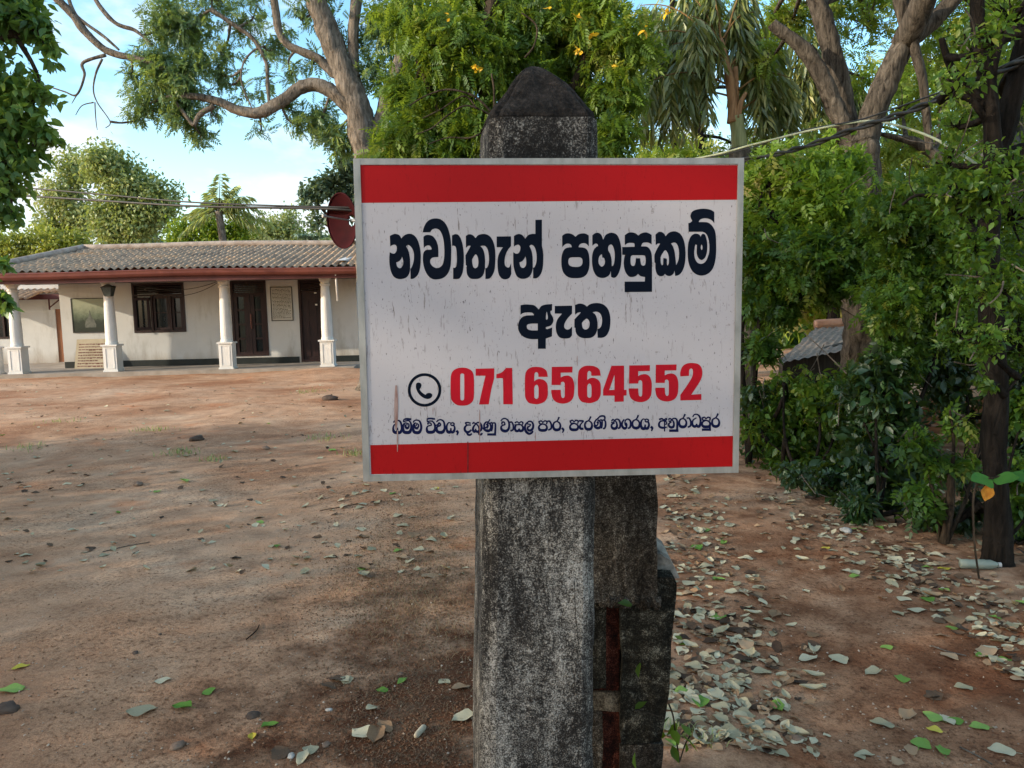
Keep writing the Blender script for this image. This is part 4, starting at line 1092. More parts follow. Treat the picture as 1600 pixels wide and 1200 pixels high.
def tree(name, label, cat, base, limbs, blobs, bark, leaf, unit, size, group=None, droop=0.3, twigs=True, trunkname='trunk', crownname='crown', flat=0.6, mixed=False):
    """limbs: [(points, r0, r1)]; blobs: [(centre, (rx,ry,rz), clumps, per, sigma[, tone])]"""
    t = thing(name, base, label, cat, group)
    mb = MB()
    for k, (pts, ra, rb) in enumerate(limbs):
        c = crom(pts, 9)
        kk = len(c)
        rr = [(ra + (rb - ra) * (i / (kk - 1)) ** 0.8) * (1 + .10 * mnoise.noise(Vector((i * .55, k * 7.0, 1)))) for i in range(kk)]
        if k == 0 and c[0][2] < .3 and ra > .05:
            for q, fl in enumerate((1.7, 1.4, 1.22, 1.1)): rr[q] *= fl
        mb.tube(c, rr, 14 if ra > 0.06 else 6, wob=0.28, seed=k * 3.1)
    cr_ = Crown(); dry = []
    anchors = [np.array(p) for l in limbs for p in crom(l[0], 3)]
    for b in blobs:
        c, r, ncl, per, sig = b[:5]
        p, cc = blobpts(c, r, ncl, per, sig)
        p[:, 2] = np.maximum(p[:, 2], 0.03)
        tn_ = b[5] if len(b) > 5 else 0.0
        if mixed:
            for u2, sh, sf in ((unit, .55, 1.0), ('oval', .22, .6), ('slim', .18, .8), ('whorl', .1, .75)):
                q = p[rng.random(len(p)) < sh]
                if len(q): cr_.add(q, (b[6] if len(b) > 6 else size) * sf * (1.0 if unit != 'oval' or u2 == 'oval' else 1.3), u2, droop, flat, tn_ + rng.uniform(-.14, .14))
            for q in range(2):
                a_ = np.array(c) + rng.normal(size=3) * .5 * np.array(r); e_ = a_ + rng.normal(size=3) * .9 * np.array(r)
                dry.append(crom([a_, (a_ + e_) / 2 + rng.normal(size=3) * .15 * r[0], e_], 4))
        else: cr_.add(p, b[6] if len(b) > 6 else size, unit, droop, flat, tn_)
        if twigs and anchors:
            an_ = min(anchors, key=lambda q: np.linalg.norm(q - np.array(c)))
            hub = np.array(c) + np.array([0, 0, -0.25 * r[2]])
            if np.linalg.norm(an_ - hub) < 6 * max(r):
                mid = (an_ + hub) / 2 + rng.normal(size=3) * 0.08 * np.linalg.norm(an_ - hub)
                L = np.linalg.norm(an_ - hub)
                rw = min(0.02 + 0.012 * L, 0.05)
                mb.tube(crom([an_, mid, hub], 4), [rw] * 3 + [rw * .8] * 3 + [rw * .6] * 3, 5, wob=0.2)
            for q in cc[:: max(1, len(cc) // 22)]:
                mid = hub * 0.5 + q * 0.5 + rng.normal(size=3) * 0.06 * np.linalg.norm(q - hub)
                mb.tube([hub, mid, q], [0.012, 0.008, 0.003], 3, cap=False)
    if mb.V: mb.build(trunkname, bark, t, True)
    if blobs: cr_.build(crownname, LEAF[leaf], t)
    for q in dry:
        if q[:, 2].min() > .02:
            mb = MB(); mb.tube(q, [.005] * 4 + [.004] * 5, 4); mb.build('dry_twig', BARK_PALE, t)
    return t
def PB(x, y, Y, r, ncl, per, sig=None, tone=0.0, sy=1.0, sz=1.0, dep=1.0, size=None):
    """a crown blob seen at pixel x,y, radius r pixels at depth Y"""
    rr = r * Y / FPX
    b = (P(x, y, Y), (rr, rr * dep, rr * sz), ncl, per, (sig if sig else 0.24) * rr, tone)
    return b + (size,) if size else b
def L(Y, *pts):
    out = []
    for p in pts: out.append(P(p[0], p[1], Y + (p[2] if len(p) > 2 else 0)))
    return out

# big leaning tree right of the house
Y = 15.0
gb = P(600, 600, Y) * np.array([1, 1, 0])
tr_limbs = [([gb, *L(Y, (588, 420), (582, 300), (573, 235), (560, 170), (540, 118), (518, 65), (494, 5), (470, -60), (440, -140))], 0.36, 0.15),
 (L(Y, (556, 178), (528, 150), (495, 133), (465, 140), (438, 160), (405, 176), (372, 172), (345, 160), (315, 152), (285, 150)), 0.16, 0.06),
 (L(Y, (335, 165), (312, 180), (303, 195), (290, 180), (268, 150)), 0.06, 0.03),
 (L(Y, (553, 120), (552, 60), (556, 0), (560, -80)), 0.11, 0.09),
 (L(Y, (540, 124), (512, 106), (495, 90), (470, 80), (450, 70), (436, 50), (430, 10), (420, -40)), 0.1, 0.06),
 (L(Y, (580, 235), (592, 200), (602, 165), (622, 110), (632, 50), (628, -20), (640, -90)), 0.17, 0.1),
 (L(Y, (624, 105), (640, 60), (655, 25), (652, -30)), 0.09, 0.07),
 (L(Y, (617, 205), (614, 150), (620, 90)), 0.06, 0.05),
 (L(Y, (285, 120), (240, 100), (205, 90), (165, 78), (135, 52), (112, 22), (92, 0), (60, -40)), 0.05, 0.09),
 (L(Y, (238, 70), (212, 48), (180, 36), (155, 8), (140, -20)), 0.025, 0.05),
 (L(Y, (186, 78), (160, 55), (120, 25), (105, -10)), 0.02, 0.04),
 (L(Y, (165, 86), (130, 98), (132, 118), (120, 148), (100, 143), (70, 133)), 0.035, 0.012),
 (L(Y, (160, 92), (150, 115), (146, 140), (152, 160), (172, 190), (165, 200)), 0.022, 0.008),
 (L(Y, (148, 160), (150, 190), (152, 203)), 0.014, 0.006), (L(Y, (146, 160), (128, 165), (118, 180)), 0.014, 0.006), (L(Y, (120, 148), (112, 162)), .016, .006),
 (L(Y, (421, 170), (418, 125), (415, 95), (395, 60), (360, 35), (330, 15)), 0.03, 0.05),
 (L(Y, (395, 172), (378, 130), (380, 100), (395, 80), (412, 72)), 0.015, 0.02)]
bl_ = []
for (x, y, r, n, per) in ((272, 128, 42, 46, 15), (250, 92, 34, 26, 11), (225, 158, 26, 18, 9), (282, 172, 30, 22, 12), (292, 42, 38, 26, 11), (258, 18, 38, 24, 11), (310, 95, 26, 14, 9), (345, 75, 28, 10, 7), (330, -20, 52, 26, 11), (425, 75, 22, 9, 7), (455, 110, 20, 7, 6), (362, 128, 18, 6, 6), (450, 165, 20, 8, 7),
  (500, 186, 26, 20, 11), (528, 212, 24, 18, 11), (395, 20, 28, 10, 7), (408, 200, 18, 4, 5), (470, 25, 24, 9, 7), (312, 205, 20, 9, 8), (215, 185, 12, 5, 6), (640, 120, 40, 40, 12), (598, 40, 38, 34, 11), (665, 60, 44, 40, 12), (585, 110, 26, 16, 9), (480, -70, 70, 44, 11), (600, -70, 70, 44, 11), (590, 210, 24, 14, 9), (340, 180, 16, 5, 6), (440, 55, 24, 8, 5), (490, 95, 20, 7, 5), (420, 130, 18, 6, 5), (525, 40, 22, 8, 5), (385, 150, 16, 5, 5), (560, 70, 22, 8, 6), (340, 110, 22, 9, 6), (510, -10, 30, 10, 6), (375, 45, 22, 8, 6), (468, 190, 20, 8, 7), (205, 120, 16, 6, 6)):
    bl_.append(PB(x, y, Y + .25, r, n, per, .26, .1))
tree('leaning_tree', 'big pale-barked tree with a long sagging limb leaning over the house roof', 'tree', gb, tr_limbs, bl_, BARK_PALE, 'cool', 'pin', 0.21, droop=0.35)

# broad-leaved tree whose crown enters at the left edge
Y = 8.0
gb = np.array([-8.3, 7.0, 0.0])
lim = [([gb, gb + [0.1, .1, 1.6], gb + [.25, .5, 3.2], gb + [.5, .9, 4.6], gb + [.3, 1, 6.3]], .24, .1), ([gb + [.2, .4, 2.8], *L(Y, (-120, 250), (-40, 260), (25, 250))], .1, .03), ([gb + [.4, .8, 4.3], *L(Y, (-90, 90), (0, 60), (50, 40))], .09, .02), ([gb + [.2, .4, 3], gb + [-1.2, -.9, 4.8], gb + [-2.2, -2.2, 5.8]], .1, .04), ([gb + [.2, .4, 2.6], gb + [-.8, -2.5, 4.0], gb + [-.8, -5.5, 4.3], gb + [-.5, -8.5, 4.5]], .12, .05)]
bl_ = [PB(-5, 120, Y, 44, 34, 14, .3, .15), PB(18, 190, Y, 46, 38, 14, .3, .15), PB(4, 268, Y, 42, 32, 13, .3, .15), PB(56, 150, Y, 24, 14, 13, tone=.15), PB(66, 205, Y, 22, 13, 12, tone=.1), PB(40, 240, Y, 24, 14, 12, tone=.1), PB(-8, 318, Y, 30, 16, 12), PB(20, 340, Y, 18, 7, 8), PB(-85, 210, Y, 100, 80, 20), PB(-75, 30, Y, 95, 80, 20), PB(15, 8, Y, 38, 34, 18), PB(55, 42, Y, 22, 16, 13), PB(76, 72, Y, 13, 6, 8), PB(82, 100, Y, 8, 3, 5), PB(6, 468, Y, 15, 7, 10, tone=.2), PB(4, 412, Y, 10, 4, 8, tone=.1), PB(-20, 440, Y, 16, 8, 12),
 ((-9.5, 5.0, 5.0), (2.2, 2.2, 1.9), 110, 34, .42), ((-9.4, 2.6, 4.4), (2.2, 2.3, 2.3), 130, 36, .45), ((-8.9, -.6, 4.0), (2.4, 2.4, 2.2), 130, 36, .45), ((-8.6, -3.4, 4.4), (2.4, 2.2, 2.0), 110, 32, .45), ((-10.3, 6.4, 1.2), (1.0, 1.8, 1.1), 60, 30, .4), ((-9.6, 1.8, 1.6), (1.2, 2.6, 1.4), 80, 30, .4), ((-8.2, 1.2, 6.0), (2.6, 2.8, 1.5), 120, 36, .45), ((-8.6, 8.2, 6.8), (2.2, 2.0, 1.6), 70, 22, .4)]  # large crown masses left of view, added to shade yard and sign
for yy in np.arange(-3.6, 8.3, 1.5): bl_.append(((-10.2, yy, 1.7), (.9, 1.1, 1.7), 80, 34, .42))  # unseen low hedge added to shade the yard, built into this crown
tree('broadleaf_tree', 'dense dark broad-leaved tree reaching in at the left edge above the annex, plus unseen growth added for shade', 'tree', gb, lim, bl_, BARK_BROWN, 'dark', 'oval', 0.12, droop=0.45)

# trees and palm far behind the house
def bgtree(label, Y, px, blobs, leaf, size, ytop, trunk=.18, name='distant_tree', unit='leaf'):
    gb = P(px, 560, Y) * np.array([1, 1, 0])
    top = P(px + 6, ytop, Y)
    lim = [([gb, gb + [0.1, 0, top[2] * .35], gb + (top - gb) * .7, top], trunk, .05)]
    blobs = [(b[0], tuple(np.array(b[1]) * .85), int(b[2] * .95), int(b[3] * 1.9), b[4] * .8, b[5]) for b in blobs]
    for b in blobs: lim.append(([gb + (top - gb) * random.uniform(.35, .7), (gb + (top - gb) * .7 + np.array(b[0])) / 2 + rng.normal(size=3) * .2, np.array(b[0])], trunk * .5, .03))
    tree(name, label, 'tree', gb, lim, blobs, BARK_BROWN, leaf, unit, size, group='trees beyond the house')
bgtree('tall pale olive tree rising highest behind the house roof', 38, 195, [PB(165, 262, 38, 44, 70, 24), PB(205, 290, 38, 46, 70, 24), PB(245, 320, 38, 46, 60, 24), PB(215, 350, 38, 46, 60, 22), PB(170, 325, 38, 40, 50, 22), PB(175, 365, 38, 40, 40, 20)], 'olive', .42 * .55, 280)
bgtree('straw-green tree beside the left edge crown behind the roof', 42, 105, [PB(115, 265, 42, 34, 44, 22), PB(95, 310, 42, 44, 60, 22, tone=.15), PB(125, 345, 42, 40, 50, 22, tone=.1), PB(80, 355, 42, 36, 40, 20)], 'olive', .42 * .55, 290)
bgtree('yellow-green bushy tree low behind the left end of the roof', 32, 55, [PB(30, 390, 32, 34, 44, 22, tone=.1), PB(75, 382, 32, 36, 50, 22, tone=.2), PB(115, 385, 32, 30, 40, 22, tone=.15), PB(-10, 385, 32, 34, 40, 20)], 'yellow', .3 * .55, 395, .12)
bgtree('dark blue-green tree behind the middle of the roof', 46, 215, [PB(205, 362, 46, 30, 40, 22), PB(180, 372, 46, 24, 26, 20), PB(235, 375, 46, 24, 26, 20)], 'blue', .4 * .55, 370, .14)
bgtree('bright green bushy tree behind the roof below the coconut palm', 36, 340, [PB(290, 368, 36, 36, 50, 22), PB(335, 358, 36, 34, 50, 22), PB(375, 362, 36, 34, 46, 22), PB(345, 382, 36, 40, 46, 22)], 'bright', .32 * .55, 365, .14)
bgtree('hazy green tree behind the right half of the roof', 44, 440, [PB(420, 362, 44, 32, 44, 22), PB(455, 355, 44, 30, 40, 20), PB(405, 380, 44, 30, 34, 20), PB(470, 378, 44, 28, 30, 20), PB(500, 385, 44, 30, 30, 20)], 'olive', .36 * .55, 368, .14)
bgtree('blue-green large-leaved tree just left of the signboard above the red dish', 17, 640, [PB(520, 290, 17, 34, 34, 14), PB(548, 262, 17, 30, 30, 14), PB(485, 305, 17, 26, 20, 12), PB(535, 325, 17, 30, 26, 12), PB(560, 305, 17, 34, 34, 14), PB(500, 345, 17, 20, 10, 10)], 'blue', .26 * .55, 330, .1, 'broadleaf_tree')

def frond(mb_r, cr_, base, d, Lf, droop, leaflet, width, n=34, hang=1.0, tone=0.0):
    """one palm frond: an arching rib and two rows of leaflets"""
    d = np.array(d, float); d /= np.linalg.norm(d)
    pts = []
    for i in range(9):
        s = i / 8
        pts.append(np.array(base) + d * Lf * s + np.array([0, 0, -droop * Lf * s ** 2]))
    mb_r.tube(pts, [0.028 * (1 - .85 * i / 8) for i in range(9)], 5, wob=.1)
    c = crom(pts, 8)
    V = []; F = []; A = []
    side = np.cross(d, [0, 0, 1.0]); side /= np.linalg.norm(side) + 1e-9
    for i in range(n):
        s = 0.12 + 0.87 * i / n
        p = c[int(s * (len(c) - 1))]
        for sg in (-1, 1):
            ll = leaflet * (1 - 0.55 * abs(s - .4) ** 1.3 * 1.6) * rng.uniform(.75, 1.15)
            out_ = side * sg * rng.uniform(.5, 1) + d * rng.uniform(.2, .6) + np.array([0, 0, -hang * rng.uniform(.4, 1.4)])
            out_ /= np.linalg.norm(out_)
            w = np.cross(out_, rng.normal(size=3)); w /= np.linalg.norm(w) + 1e-9; w *= width
            m1 = p + out_ * ll * .5; e = p + out_ * ll * .9 + np.array([0, 0, -.22 * ll * hang])
            b = len(V)
            V += [p, m1 + w, e, m1 - w]; F += [(b, b + 1, b + 2), (b, b + 2, b + 3)]
            a = np.clip(rng.beta(2, 2.4) + tone, 0, 1); A += [a, a]
    cr_.V.append(np.array(V)); cr_.F.append(np.array(F) + cr_.nb); cr_.A.append(np.array(A)); cr_.nb += len(V)
# coconut palm behind the roof
Y = 34
gb = P(345, 560, Y) * np.array([1, 1, 0]); top = P(342, 330, Y)
t = thing('coconut_palm', gb, 'wind-blown coconut palm rising behind the house roof', 'palm tree')
mb = MB(); mb.tube(crom([gb, gb * .5 + top * .5 + [.3, 0, 0], top], 5), .16, 9, wob=.1); mb.build('trunk', BARK_PALE, t, True)
mb = MB(); cr_ = Crown()
for k, (dx, dz, Lf, dr) in enumerate(((.5, 1.4, 2.1, .35), (.9, .9, 2.3, .5), (1.3, .3, 2.4, .5), (1.2, -.1, 2.2, .5), (.2, 1.6, 1.9, .15), (-.5, 1.2, 1.6, .3), (-1.1, .5, 1.8, .5), (-1, -.1, 1.7, .6), (.8, .5, 2.2, .6), (.1, 1.2, 1.7, .7))):
    frond(mb, cr_, top, (dx, rng.uniform(-.5, .5), dz), Lf, dr, .75, .045, 34, .7, .1)
mb.build('rib', BARK_BROWN, t); cr_.build('frond', LEAF['olive'], t)
Y = 30
gb = P(484, 560, Y) * np.array([1, 1, 0]); top = P(484, 376, Y)
t = thing('young_palm', gb, 'small palm showing above the ridge near the red dish', 'palm tree')
mb = MB(); mb.tube([gb, top], .1, 7); mb.build('trunk', BARK_BROWN, t, True)
mb = MB(); cr_ = Crown()
for k in range(9):
    a = k / 9 * 6.28; frond(mb, cr_, top, (math.cos(a), math.sin(a), .9), .95, .5, .3, .03, 20, .5)
mb.build('rib', BARK_BROWN, t); cr_.build('frond', LEAF['blue'], t)

# the leafy tree right behind the post, with yellow flowers
Y = 8.5
gb = P(800, 640, Y) * np.array([1, 1, 0])
lim = [([gb, *L(Y, (800, 500), (790, 380), (775, 250), (760, 120), (770, 0), (780, -90))], .13, .06), (L(Y, (790, 380), (720, 260), (680, 160), (650, 90)), .06, .02), (L(Y, (785, 330), (860, 200), (910, 100), (930, 20)), .07, .02), (L(Y, (790, 360), (880, 280), (960, 230)), .05, .02), (L(Y, (760, 200), (720, 120), (700, 40)), .05, .02)]
lim += [(L(Y - .6, (768, 175), (740, 150), (700, 140), (665, 150), (640, 165)), .014, .006), (L(Y - .6, (768, 180), (730, 165), (700, 180), (675, 200), (650, 210)), .012, .006), (L(Y - .6, (765, 200), (735, 215), (700, 215), (670, 225)), .012, .006), (L(Y - .6, (772, 170), (772, 140), (768, 115)), .012, .008), (L(Y - .6, (745, 170), (725, 150), (690, 170), (660, 185)), .01, .005), (L(Y-.5, (820, 90), (835, 70), (838, 40), (815, 20)), .012, .008)]
bl_ = []
for (x, y, r, n, tn) in ((640, 215, 55, 110, .1), (700, 235, 50, 90, .0), (690, 150, 62, 130, -.05), (740, 200, 50, 90, -.1), (760, 90, 66, 140, -.12), (690, 60, 62, 120, .05), (640, 30, 50, 80, .1), (720, -10, 66, 120, 0), (830, 40, 70, 150, -.1), (800, -40, 70, 120, 0), (880, 90, 56, 110, 0), (920, 30, 66, 130, .12), (900, -30, 66, 110, .1), (975, 70, 56, 100, .15), (960, 150, 46, 80, .1), (955, 215, 44, 70, .05), (905, 150, 40, 60, .0), (630, 140, 30, 36, .1), (610, 250, 40, 60, .15), (830, 120, 50, 80, -.1), (820, 230, 60, 70, -.1), (900, 260, 70, 70, -.05), (680, 300, 60, 50, 0)):
    bl_.append(PB(x, y, Y + rng.uniform(-.3, .6), r * .85, int(n * .42), 13, .28, tn))
flw = tree('flowering_tree', 'dense feathery green tree with a few yellow flowers behind the post top', 'tree', gb, lim, bl_, BARK_BROWN, 'neem', 'pin', .17, droop=.45)
cr_ = Crown()
for (x, y, k) in ((906, 78, 8), (928, 55, 4), (746, 112, 5), (900, 25, 5), (1008, 45, 4), (745, 100, 4), (1040, 20, 6), (700, 22, 3), (860, 12, 3), (955, 100, 3)):
    cr_ = Crown(); cr_.add(P(x, y, Y - .75) + rng.normal(size=(k, 3)) * .015, .07, 'oval', .3, .2)
    cr_.build('flower', LEAF['flower'], flw)

def plume(mb_r, cr_, a, e, droop, n=10, hang=.75, ll=.27, w=.02, tone=0.0, s0=.25):
    """a frond whose rib carries hanging side shoots, each with a herringbone of leaflets"""
    a = np.array(a); e = np.array(e); Lf = np.linalg.norm(e - a)
    c = crom([a + (e - a) * s + np.array([0, 0, (.12 * math.sin(math.pi * s) - droop * s * s) * Lf]) for s in np.linspace(0, 1, 7)], 8)
    mb_r.tube(c[::4], [.014 * (1 - .7 * i / len(c[::4])) for i in range(len(c[::4]))], 5)
    V = []; F = []; A = []
    fw = (e - a) / Lf
    side = np.cross(fw, [0, 0, 1.0]); side /= np.linalg.norm(side) + 1e-9
    for i in range(n * 2):
        s = s0 + (1 - s0) * (i + rng.random() * .8) / (n * 2)
        p = c[min(int(s * (len(c) - 1)), len(c) - 1)]
        H = hang * rng.uniform(.6, 1.15) * (1 - .35 * abs(s - .5))
        dirn = np.array([0, 0, -1.0]) + side * rng.uniform(-.35, .35) + fw * rng.uniform(-.1, .3)
        dirn /= np.linalg.norm(dirn)
        yaw = rng.uniform(0, 3.14); hs_ = np.array([math.cos(yaw), math.sin(yaw), 0])
        k = int(H / .07)
        tn = tone + rng.uniform(-.2, .2)
        for q in range(k):
            o = p + dirn * H * q / k
            for sg in (-1, 1):
                l2 = ll * rng.uniform(.7, 1.15) * (1 - .4 * (q / k) ** 2)
                d = dirn * rng.uniform(.65, .95) + hs_ * sg * rng.uniform(.35, .65); d /= np.linalg.norm(d)
                x = np.cross(d, rng.normal(size=3)); x = x / (np.linalg.norm(x) + 1e-9) * w
                b = len(V)
                V += [o, o + d * l2 * .45 + x, o + d * l2 + np.array([0, 0, -.03]), o + d * l2 * .45 - x]; F += [(b, b + 1, b + 2), (b, b + 2, b + 3)]
                v_ = float(np.clip(rng.beta(2, 2.4) + tn, 0, 1)); A += [v_, v_]
    cr_.V.append(np.array(V)); cr_.F.append(np.array(F) + cr_.nb); cr_.A.append(np.array(A)); cr_.nb += len(V)
# palm with hanging plumes
Y = 9.6
gb = P(1166, 640, Y) * np.array([1, 1, 0])
t = thing('plume_palm', gb, 'palm with hanging plume-like fronds and a tan leaf sheath above the sign corner', 'palm tree')
top = P(1147, 120, Y)
mb = MB(); mb.tube(crom([gb, *L(Y, (1163, 420), (1158, 300), (1156, 232))], 5), [.13] * 16, 12, wob=.08); mb.build('trunk', BARK_PALE, t, True)
mb = MB(); mb.tube(crom(L(Y, (1156, 232), (1153, 200), (1150, 182)), 5), [.093] * 4 + [.088] * 7, 12, wob=.1)
mb.build('crownshaft', simple('green_crownshaft', [(0.3, (0.13, 0.16, 0.07)), (0.7, (0.34, 0.36, 0.18))], 9, (3, 3, .3), .6), t, True)
mb = MB(); mb.tube(crom(L(Y, (1146, 192), (1145, 165), (1141, 130), (1134, 95), (1126, 60)), 4), [.08 - .0035 * i for i in range(17)], 10, wob=.25)
mb.tube(crom(L(Y - .05, (1152, 185), (1158, 160), (1166, 145)), 4), [.045 - .003 * i for i in range(9)], 7, wob=.2)
mb.tube(crom(L(Y + .05, (1150, 175), (1150, 140), (1148, 105)), 4), .04, 7, wob=.2)
mb.build('leaf_sheath', simple('tan_sheath', [(0.3, (0.16, 0.08, 0.035)), (0.7, (0.42, 0.24, 0.12))], 7, (4, 4, .5), .7), t, True)
mb = MB(); cr_ = Crown()
for (bx, by, ex, ey, dr, tone, dy, hg) in ((1132, 90, 1010, 35, .15, .0, .3, .8), (1130, 80, 1060, -30, .1, -.1, .5, .8), (1130, 85, 985, 75, .15, .05, .5, .7), (1128, 70, 1100, -70, .05, 0, .4, .7), (1130, 80, 1170, -40, .1, 0, .4, .7), (1140, 105, 1225, 40, .2, -.1, .5, .7), (1142, 135, 1010, 122, .05, .15, -.2, .75), (1140, 150, 985, 165, .1, .05, .2, .6), (1155, 140, 1235, 110, .12, .05, .2, .7), (1160, 170, 1240, 150, .15, .0, .4, .55), (1130, 85, 1000, -10, .1, .05, .6, .8), (1132, 95, 1050, 60, .1, .05, .1, .9), (1140, 110, 1200, 75, .15, 0, .6, .8), (1135, 100, 965, 110, .2, 0, .7, .7), (1130, 75, 1080, 20, .05, .0, -.2, .7), (1130, 60, 1180, 10, .1, -.1, .3, .7)):
    cr_ = Crown(); plume(mb, cr_, P(bx, by, Y), P(ex, ey, Y + dy), dr, 10, hg, tone=tone); cr_.build('frond', LEAF['palm'], t)
mb.build('rib', simple('orange_rib', [(0.3, (0.1, 0.06, 0.022)), (0.7, (0.24, 0.14, 0.05))], 6), t, True)
# second, slighter palm behind the fork of the right-hand tree
Y = 13.6
gb = P(1300, 640, Y) * np.array([1, 1, 0]); top = P(1310, 110, Y)
t = thing('plume_palm', gb, 'darker plume palm whose hanging fronds show behind the forked trunk', 'palm tree')
mb = MB(); mb.tube(crom([gb, gb * .5 + top * .5, top], 5), .1, 9, wob=.08); mb.build('trunk', BARK_DARK, t, True)
mb = MB(); cr_ = Crown()
for (ex, ey, dr, tone) in ((1195, 120, .1, .2), (1180, 40, .2, -.1), (1240, 10, .15, -.15), (1240, 130, .15, .1), (1290, 30, .15, -.15), (1350, 130, .2, 0), (1220, 90, .2, 0), (1260, 160, .2, 0)):
    cr_ = Crown(); plume(mb, cr_, top, P(ex, ey, Y + rng.uniform(-.4, .8)), dr, 9, .9, tone=tone); cr_.build('frond', LEAF['palm'], t)
mb.build('rib', BARK_BROWN, t, True)

# big forked tree on the right
Y = 9.0
gb = P(1352, 655, Y) * np.array([1, 1, 0])
lim = [([gb, *L(Y, (1355, 560), (1352, 480), (1348, 380), (1342, 300), (1338, 250), (1334, 222))], .30, .235),
 (L(Y, (1338, 235), (1318, 195), (1302, 160), (1284, 120), (1262, 85), (1238, 62), (1215, 45), (1206, 36)), .125, .06),
 (L(Y + .35, (1332, 228), (1322, 180), (1310, 120), (1298, 70), (1284, 25), (1268, -30), (1250, -100)), .13, .1),
 (L(Y - .1, (1346, 235), (1362, 185), (1382, 135), (1402, 90), (1420, 50), (1432, 0), (1440, -60)), .155, .1),
 (L(Y - .1, (1412, 70), (1440, 45), (1470, 20), (1500, -15)), .12, .08), (L(Y - .1, (1420, 50), (1408, 10), (1400, -50)), .09, .06),
 (L(Y - .2, (1425, 60), (1440, 120), (1447, 180), (1452, 235)), .06, .04), (L(Y + .1, (1372, 208), (1400, 215), (1430, 222), (1465, 245), (1500, 272), (1545, 300), (1580, 330)), .02, .1)]
bl_ = []
for (x, y, r, n, tn) in ((1270, -10, 60, 60, 0), (1350, 20, 66, 70, .05), (1390, -30, 66, 60, .05), (1345, 110, 40, 26, .05), (1450, 90, 50, 40, .05), (1480, 30, 60, 50, 0), (1200, 30, 44, 40, -.05), (1240, 20, 40, 40, 0), (1530, -10, 66, 50, .05), (1410, 160, 44, 30, .1), (1470, 160, 44, 34, 0), (1430, 220, 50, 46, .1), (1370, 260, 46, 44, .1), (1500, 230, 46, 40, 0), (1560, 60, 60, 40, 0), (1200, 90, 30, 20, 0), (1290, 230, 44, 40, .1), (1560, 160, 50, 34, 0)):
    bl_.append(PB(x, y, Y + rng.uniform(.5, 2.6), r * .9, int(n * .30), 11, .28, tn + .2))
bl_ += [((2.2, 3.6, 6.6), (2.4, 2.4, 1.1), 90, 13, .4), ((4.6, 5.4, 6.6), (2.6, 2.4, 1.3), 90, 13, .4), ((4.8, 1.8, 6.0), (2.4, 2.4, 1.2), 80, 13, .4), ((1.2, .2, 6.4), (2.4, 2.2, 1.1), 80, 13, .4), ((6.6, 4.4, 4.8), (1.8, 2.6, 1.8), 90, 13, .4)]  # overhead crown out of view, added to shade the path and bushes
lim += [([*L(Y - .1, (1412, 70)), np.array([4.6, 7.4, 6.0]), np.array([4.2, 5.2, 6.5]), np.array([3.0, 3.0, 6.6]), np.array([1.6, .8, 6.5])], .13, .04)]
tree('forked_tree', 'large rough-barked tree forking in three just right of the sign', 'tree', gb, lim, bl_, BARK_FORK, 'neem', 'pin', .18, droop=.3)

# darker tree by the path at the right edge
Y = 4.45
gb = P(1558, 880, Y) * np.array([1, 1, 0]) 
lim = [([gb + [0, 0, -.05], gb + [0, 0, .12], *L(Y, (1557, 800), (1553, 700), (1556, 600), (1548, 480), (1545, 380), (1548, 300), (1552, 230), (1545, 150), (1530, 60), (1528, -40), (1526, -120))], .085, .03),
 (L(Y + .1, (1550, 260), (1572, 190), (1590, 120), (1606, 40), (1630, -50)), .06, .05), (L(Y + .15, (1550, 285), (1580, 250), (1620, 235)), .07, .06),
 (L(Y, (1545, 140), (1560, 70), (1600, 50), (1660, 20)), .03, .03), (L(Y, (1549, 200), (1520, 158), (1490, 150), (1470, 158)), .025, .012), (L(Y, (1546, 170), (1512, 135), (1485, 105), (1470, 60)), .035, .015),
 (L(Y, (1552, 420), (1500, 330), (1440, 305), (1410, 320)), .018, .008), (L(Y - .2, (1556, 680), (1570, 620), (1600, 580)), .012, .006)]
bl_ = []
for (x, y, r, n, tn) in ((1580, 20, 50, 26, 0), (1510, 60, 36, 14, .1), (1590, 150, 40, 18, 0), (1500, 190, 36, 14, .05), (1580, 330, 56, 50, 0), (1520, 350, 50, 44, .0), (1590, 430, 50, 50, .1), (1530, 450, 44, 36, 0), (1590, 530, 44, 40, .05), (1480, 250, 30, 12, 0), (1620, 240, 50, 30, 0), (1500, 520, 36, 26, 0), (1560, 560, 30, 24, .05)):
    bl_.append(PB(x, y, Y + rng.uniform(.1, .8), r, n, 15, .32, tn))
for (x, y, r, n) in ((1540, 300, 34, 22), (1525, 390, 34, 24), (1560, 450, 34, 24), (1540, 530, 30, 20), (1500, 300, 34, 20), (1575, 260, 30, 16), (1500, 120, 34, 10), (1550, 60, 34, 12), (1540, 600, 16, 6)):
    bl_.append(PB(x, y, Y - .28, r, n, 13, .32, .05))
rt = tree('path_side_tree', 'slim dark-trunked tree standing beside the path at the right edge', 'tree', gb, lim, bl_, BARK_DARK, 'bush', 'oval', .05, droop=.35, mixed=True)

